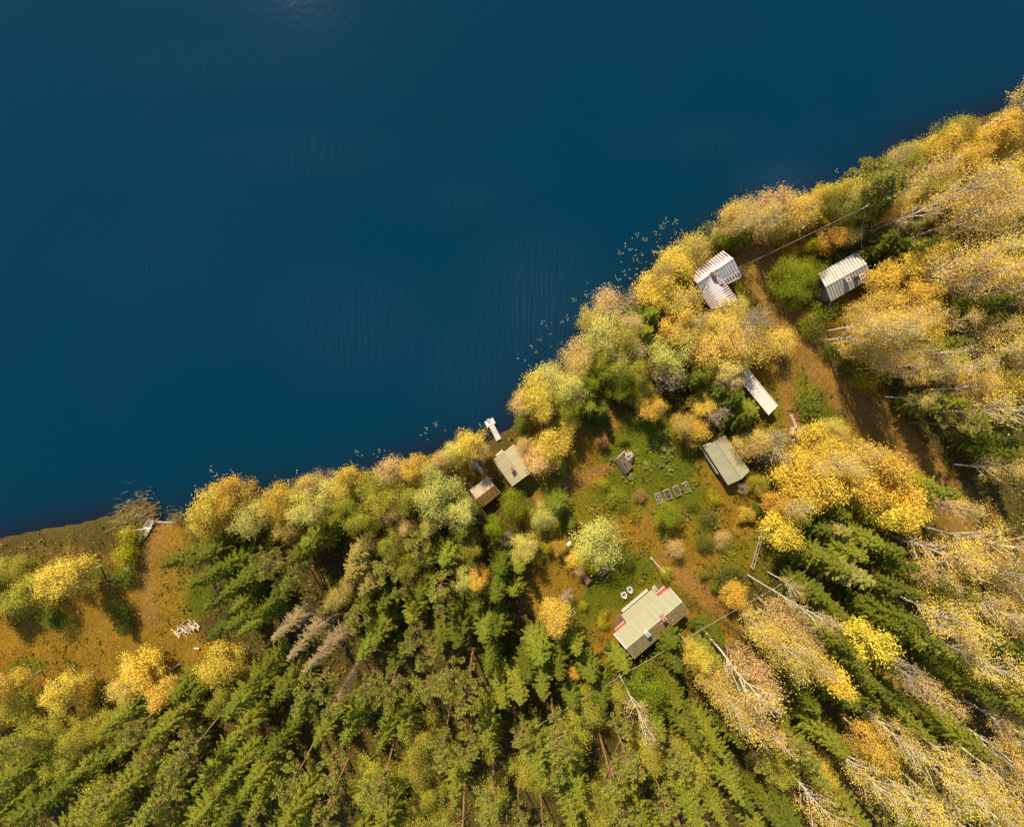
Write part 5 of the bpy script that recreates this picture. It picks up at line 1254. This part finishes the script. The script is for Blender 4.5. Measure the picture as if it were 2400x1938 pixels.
cc_ = 1.05 * (g1 * (1 - mixw) + g2 * mixw) * rng.uniform(.6, 1.35, (n, 1)); b = np.stack([x, y, gza(x, y) - .02], 1); tp_ = b + np.stack([rng.normal(scale=.10, size=n), rng.normal(scale=.10, size=n), rng.uniform(.08, .28, n)], 1)
V, F = blades(b, tp_, rng.uniform(.05, .11, n), rng); me = fast_mesh('grass', V, F, [M['bits']], col=np.repeat(cc_, 4, 0)); tag(link(bpy.data.objects.new('grass', me)), 'short grass and weeds of the clearing', kind='stuff')
# low forest undergrowth
x, y = sample_land(16000, .6); cv = cover(x, y); open_ = np.clip(cv.max(1), 0, 1); k = rng.random(len(x)) < np.maximum((.62 - .60 * open_) * .9, .34 * cv[:, 3] * (1 - cv[:, 2]) * (1 - .6 * cv[:, 0])); x, y = x[k], y[k]; n = len(x); m_ = 7
b = np.repeat(np.stack([x, y, gza(x, y)], 1), m_, 0); a_ = rng.uniform(0, 6.28, n * m_); rr_ = rng.uniform(.12, .42, n * m_); hh_ = rng.uniform(.08, .55, n * m_)
q = b + np.stack([np.cos(a_) * rr_, np.sin(a_) * rr_, hh_], 1); pal = np.array([[.09, .105, .012], [.15, .15, .018], [.22, .17, .025], [.28, .15, .022]]); cc_ = np.repeat(pal[rng.choice(4, n, p=[.4, .3, .18, .12])], m_, 0) * rng.uniform(.6, 1.3, (n * m_, 1))
nrm = unit(rng.normal(size=(n * m_, 3)) * .6 + np.array([0, 0, 1])); V, F = cards(q, nrm, rng.uniform(.10, .2, n * m_), .55, rng); me = fast_mesh('undergrowth', V, F, [M['bits']], col=np.repeat(cc_, 4, 0)); tag(link(bpy.data.objects.new('undergrowth', me)), 'low ferns, seedlings and scrub under the trees', kind='stuff')
# leaves lying on roofs
def roof_leaves(Q, n, lab, bias=None, zoff=.05):
    Q = [np.array(p) for p in Q]; u = rng.random(n); v = rng.random(n)
    if bias is not None: kk = rng.random(n) < bias(u, v); u, v = u[kk], v[kk]
    n = len(u); P = (Q[0] * (1 - u[:, None]) + Q[1] * u[:, None]) * (1 - v[:, None]) + (Q[3] * (1 - u[:, None]) + Q[2] * u[:, None]) * v[:, None]
    pal = np.array([[.30, .15, .04], [.42, .24, .05], [.20, .10, .035], [.5, .36, .12]]); scatter_cards('roof_leaves', P[:, 0], P[:, 1], P[:, 2] + zoff + rng.uniform(0, .03, n), rng.uniform(.04, .085, n), pal[rng.choice(4, n)] * rng.uniform(.6, 1.1, (n, 1)), .3, lab)
roof_leaves(FQ, 1500, 'brown leaves covering one slope of the small lakeside shed roof')
roof_leaves(GQ, 1500, 'brown leaves and needles in the stained slope of the cottage roof', lambda u, v: np.clip(1.2 - np.abs(u - .62) * 2.4, 0, 1) * (.25 + .75 * v) * .55, .04)
roof_leaves((c0, c1, c2, c3), 1200, 'yellow leaves on the upper end of the white shed roof', lambda u, v: np.clip(1.0 - u * 1.7, 0, 1) * .9)

# ------------------------------------------------------------------ the woods going on outside the photographed part: one mass
fcol = bpy.data.collections.new('forest_sources')
src = []
for key, libk, colr in (('n', 'spruce', (.165, .18, .018)), ('n2', 'spruce', (.26, .265, .028)), ('p', 'pine', (.30, .285, .048)), ('b', 'tallbirch', (.68, .47, .075)), ('g', 'birch', (.66, .46, .07)), ('o', 'willow', (.44, .39, .05))):
    fm = leaf_material('forest_foliage', colr)
    for i, (tm, cm, hh, rr) in enumerate(LIB[libk][:2]):
        cm = cm.copy(); cm.materials.clear(); cm.materials.append(fm)
        # trunk and crown joined as one small mesh for the mass
        o1 = bpy.data.objects.new('forest_tree', cm); o1.color = (*colr, 1); o2 = bpy.data.objects.new('forest_trunk', tm)
        src.append((key, o1, o2, hh))
def outer_points():
    pts = []; tries = 0; r = random.Random(5); cell = {}
    while tries < 9000:
        tries += 1; x = r.uniform(-30, 2180); y = r.uniform(200, 1766); p = dp(x, y, .9)
        h_ = 12; q = dp(x, y, 0)
        # keep clear of the photographed part, allowing for how far a 12 m tree leans outward
        f = 1 / (1 - 7 / H); vx, vy = 1075 + (x - 1075) * f, 868 + (y - 868) * f
        if 205 < vx < 1925 and vy < 1512 or (vx <= 205 and vx > 190 and vy < 1500): continue
        if vx <= 205 and 1100 < vy < 1540: continue
        if not (-40 < vx < 2190 and vy < 1776): continue
        if float(sdist(p.x, p.y)[0]) < 1.0: continue
        if float(cover(np.array([p.x]), np.array([p.y]))[0, 2]) > .25: continue
        if any((p.x - a) ** 2 + (p.y - b) ** 2 < 2.75 ** 2 for a, b, _ in pts): continue
        pts.append((p.x, p.y, float(sdist(p.x, p.y)[0])))
    return pts
OP = outer_points()
for _ in range(16):
    q = dp(random.choice([random.uniform(-20, 120), random.uniform(60, 225)]), random.choice([random.uniform(1185, 1230), random.uniform(1400, 1500)]), .9); OP.append((q.x, q.y, 3.))
keys = sorted(set(s[0] for s in src)); by = {}
for i, (x, y, d) in enumerate(OP):
    nval = math.sin(x * .11 + 1.7) + math.cos(y * .13 - x * .05) + random.gauss(0, .6)
    if d < 6: kk = random.choice(['g', 'g', 'o', 'b'] if x > -40 else ['g', 'g', 'o'])
    elif x > 35: kk = random.choice(['b', 'b', 'g', 'n2', 'n']) if nval > -.2 else random.choice(['n', 'n', 'n2', 'p'])
    else: kk = random.choice(['n2', 'p', 'p', 'o', 'o']) if nval > 0 else random.choice(['n', 'n2', 'n2', 'p', 'p'])
    by.setdefault(kk, []).append((x, y, gz(x, y)))
def instancer(name, groups, lab):
    """ONE object: points with trees picked per point by geometry nodes"""
    V = []; A = []; SC = []; RO = []
    objs = [o for s in src for o in (s[1], s[2])]
    for kk, pl in groups.items():
        idx = [i for i, s in enumerate(src) if s[0] == kk]
        for p in pl: V.append(p); A.append(random.choice(idx)); SC.append(random.uniform(.68, 1.02)); RO.append(random.uniform(0, 6.28))
    me = bpy.data.meshes.new(name); me.from_pydata(V, [], [])
    for nm, ty, dat in (('pick', 'INT', A), ('size', 'FLOAT', SC), ('turn', 'FLOAT', RO)):
        a = me.attributes.new(nm, ty, 'POINT'); a.data.foreach_set('value', dat)
    ob = link(bpy.data.objects.new(name, me)); tag(ob, lab, kind='stuff')
    ng = bpy.data.node_groups.new('forest_nodes', 'GeometryNodeTree'); ng.interface.new_socket('Geometry', in_out='INPUT', socket_type='NodeSocketGeometry'); ng.interface.new_socket('Geometry', in_out='OUTPUT', socket_type='NodeSocketGeometry')
    N = ng.nodes; K = ng.links; gi = N.new('NodeGroupInput'); go = N.new('NodeGroupOutput'); jn = N.new('GeometryNodeJoinGeometry')
    def attr(nm, ty): n = N.new('GeometryNodeInputNamedAttribute'); n.data_type = ty; n.inputs['Name'].default_value = nm; return n.outputs['Attribute']
    pk, sz, tu = attr('pick', 'INT'), attr('size', 'FLOAT'), attr('turn', 'FLOAT'); cx = N.new('ShaderNodeCombineXYZ'); K.new(tu, cx.inputs['Z'])
    for i, s in enumerate(src):
        cp = N.new('FunctionNodeCompare'); cp.data_type = 'INT'; cp.operation = 'EQUAL'; K.new(pk, cp.inputs[2]); cp.inputs[3].default_value = i
        for o in (s[1], s[2]):
            oi = N.new('GeometryNodeObjectInfo'); oi.inputs['Object'].default_value = o; oi.inputs['As Instance'].default_value = True
            ip = N.new('GeometryNodeInstanceOnPoints'); K.new(gi.outputs[0], ip.inputs['Points']); K.new(cp.outputs[0], ip.inputs['Selection']); K.new(oi.outputs['Geometry'], ip.inputs['Instance']); K.new(cx.outputs[0], ip.inputs['Rotation']); K.new(sz, ip.inputs['Scale']); K.new(ip.outputs[0], jn.inputs[0])
    K.new(jn.outputs[0], go.inputs[0]); md = ob.modifiers.new('forest', 'NODES'); md.node_group = ng
    return ob
instancer('surrounding_forest', by, 'mixed autumn forest going on around the clearing beyond the photographed part')
print('trees', len(ALLT), 'outer', len(OP))
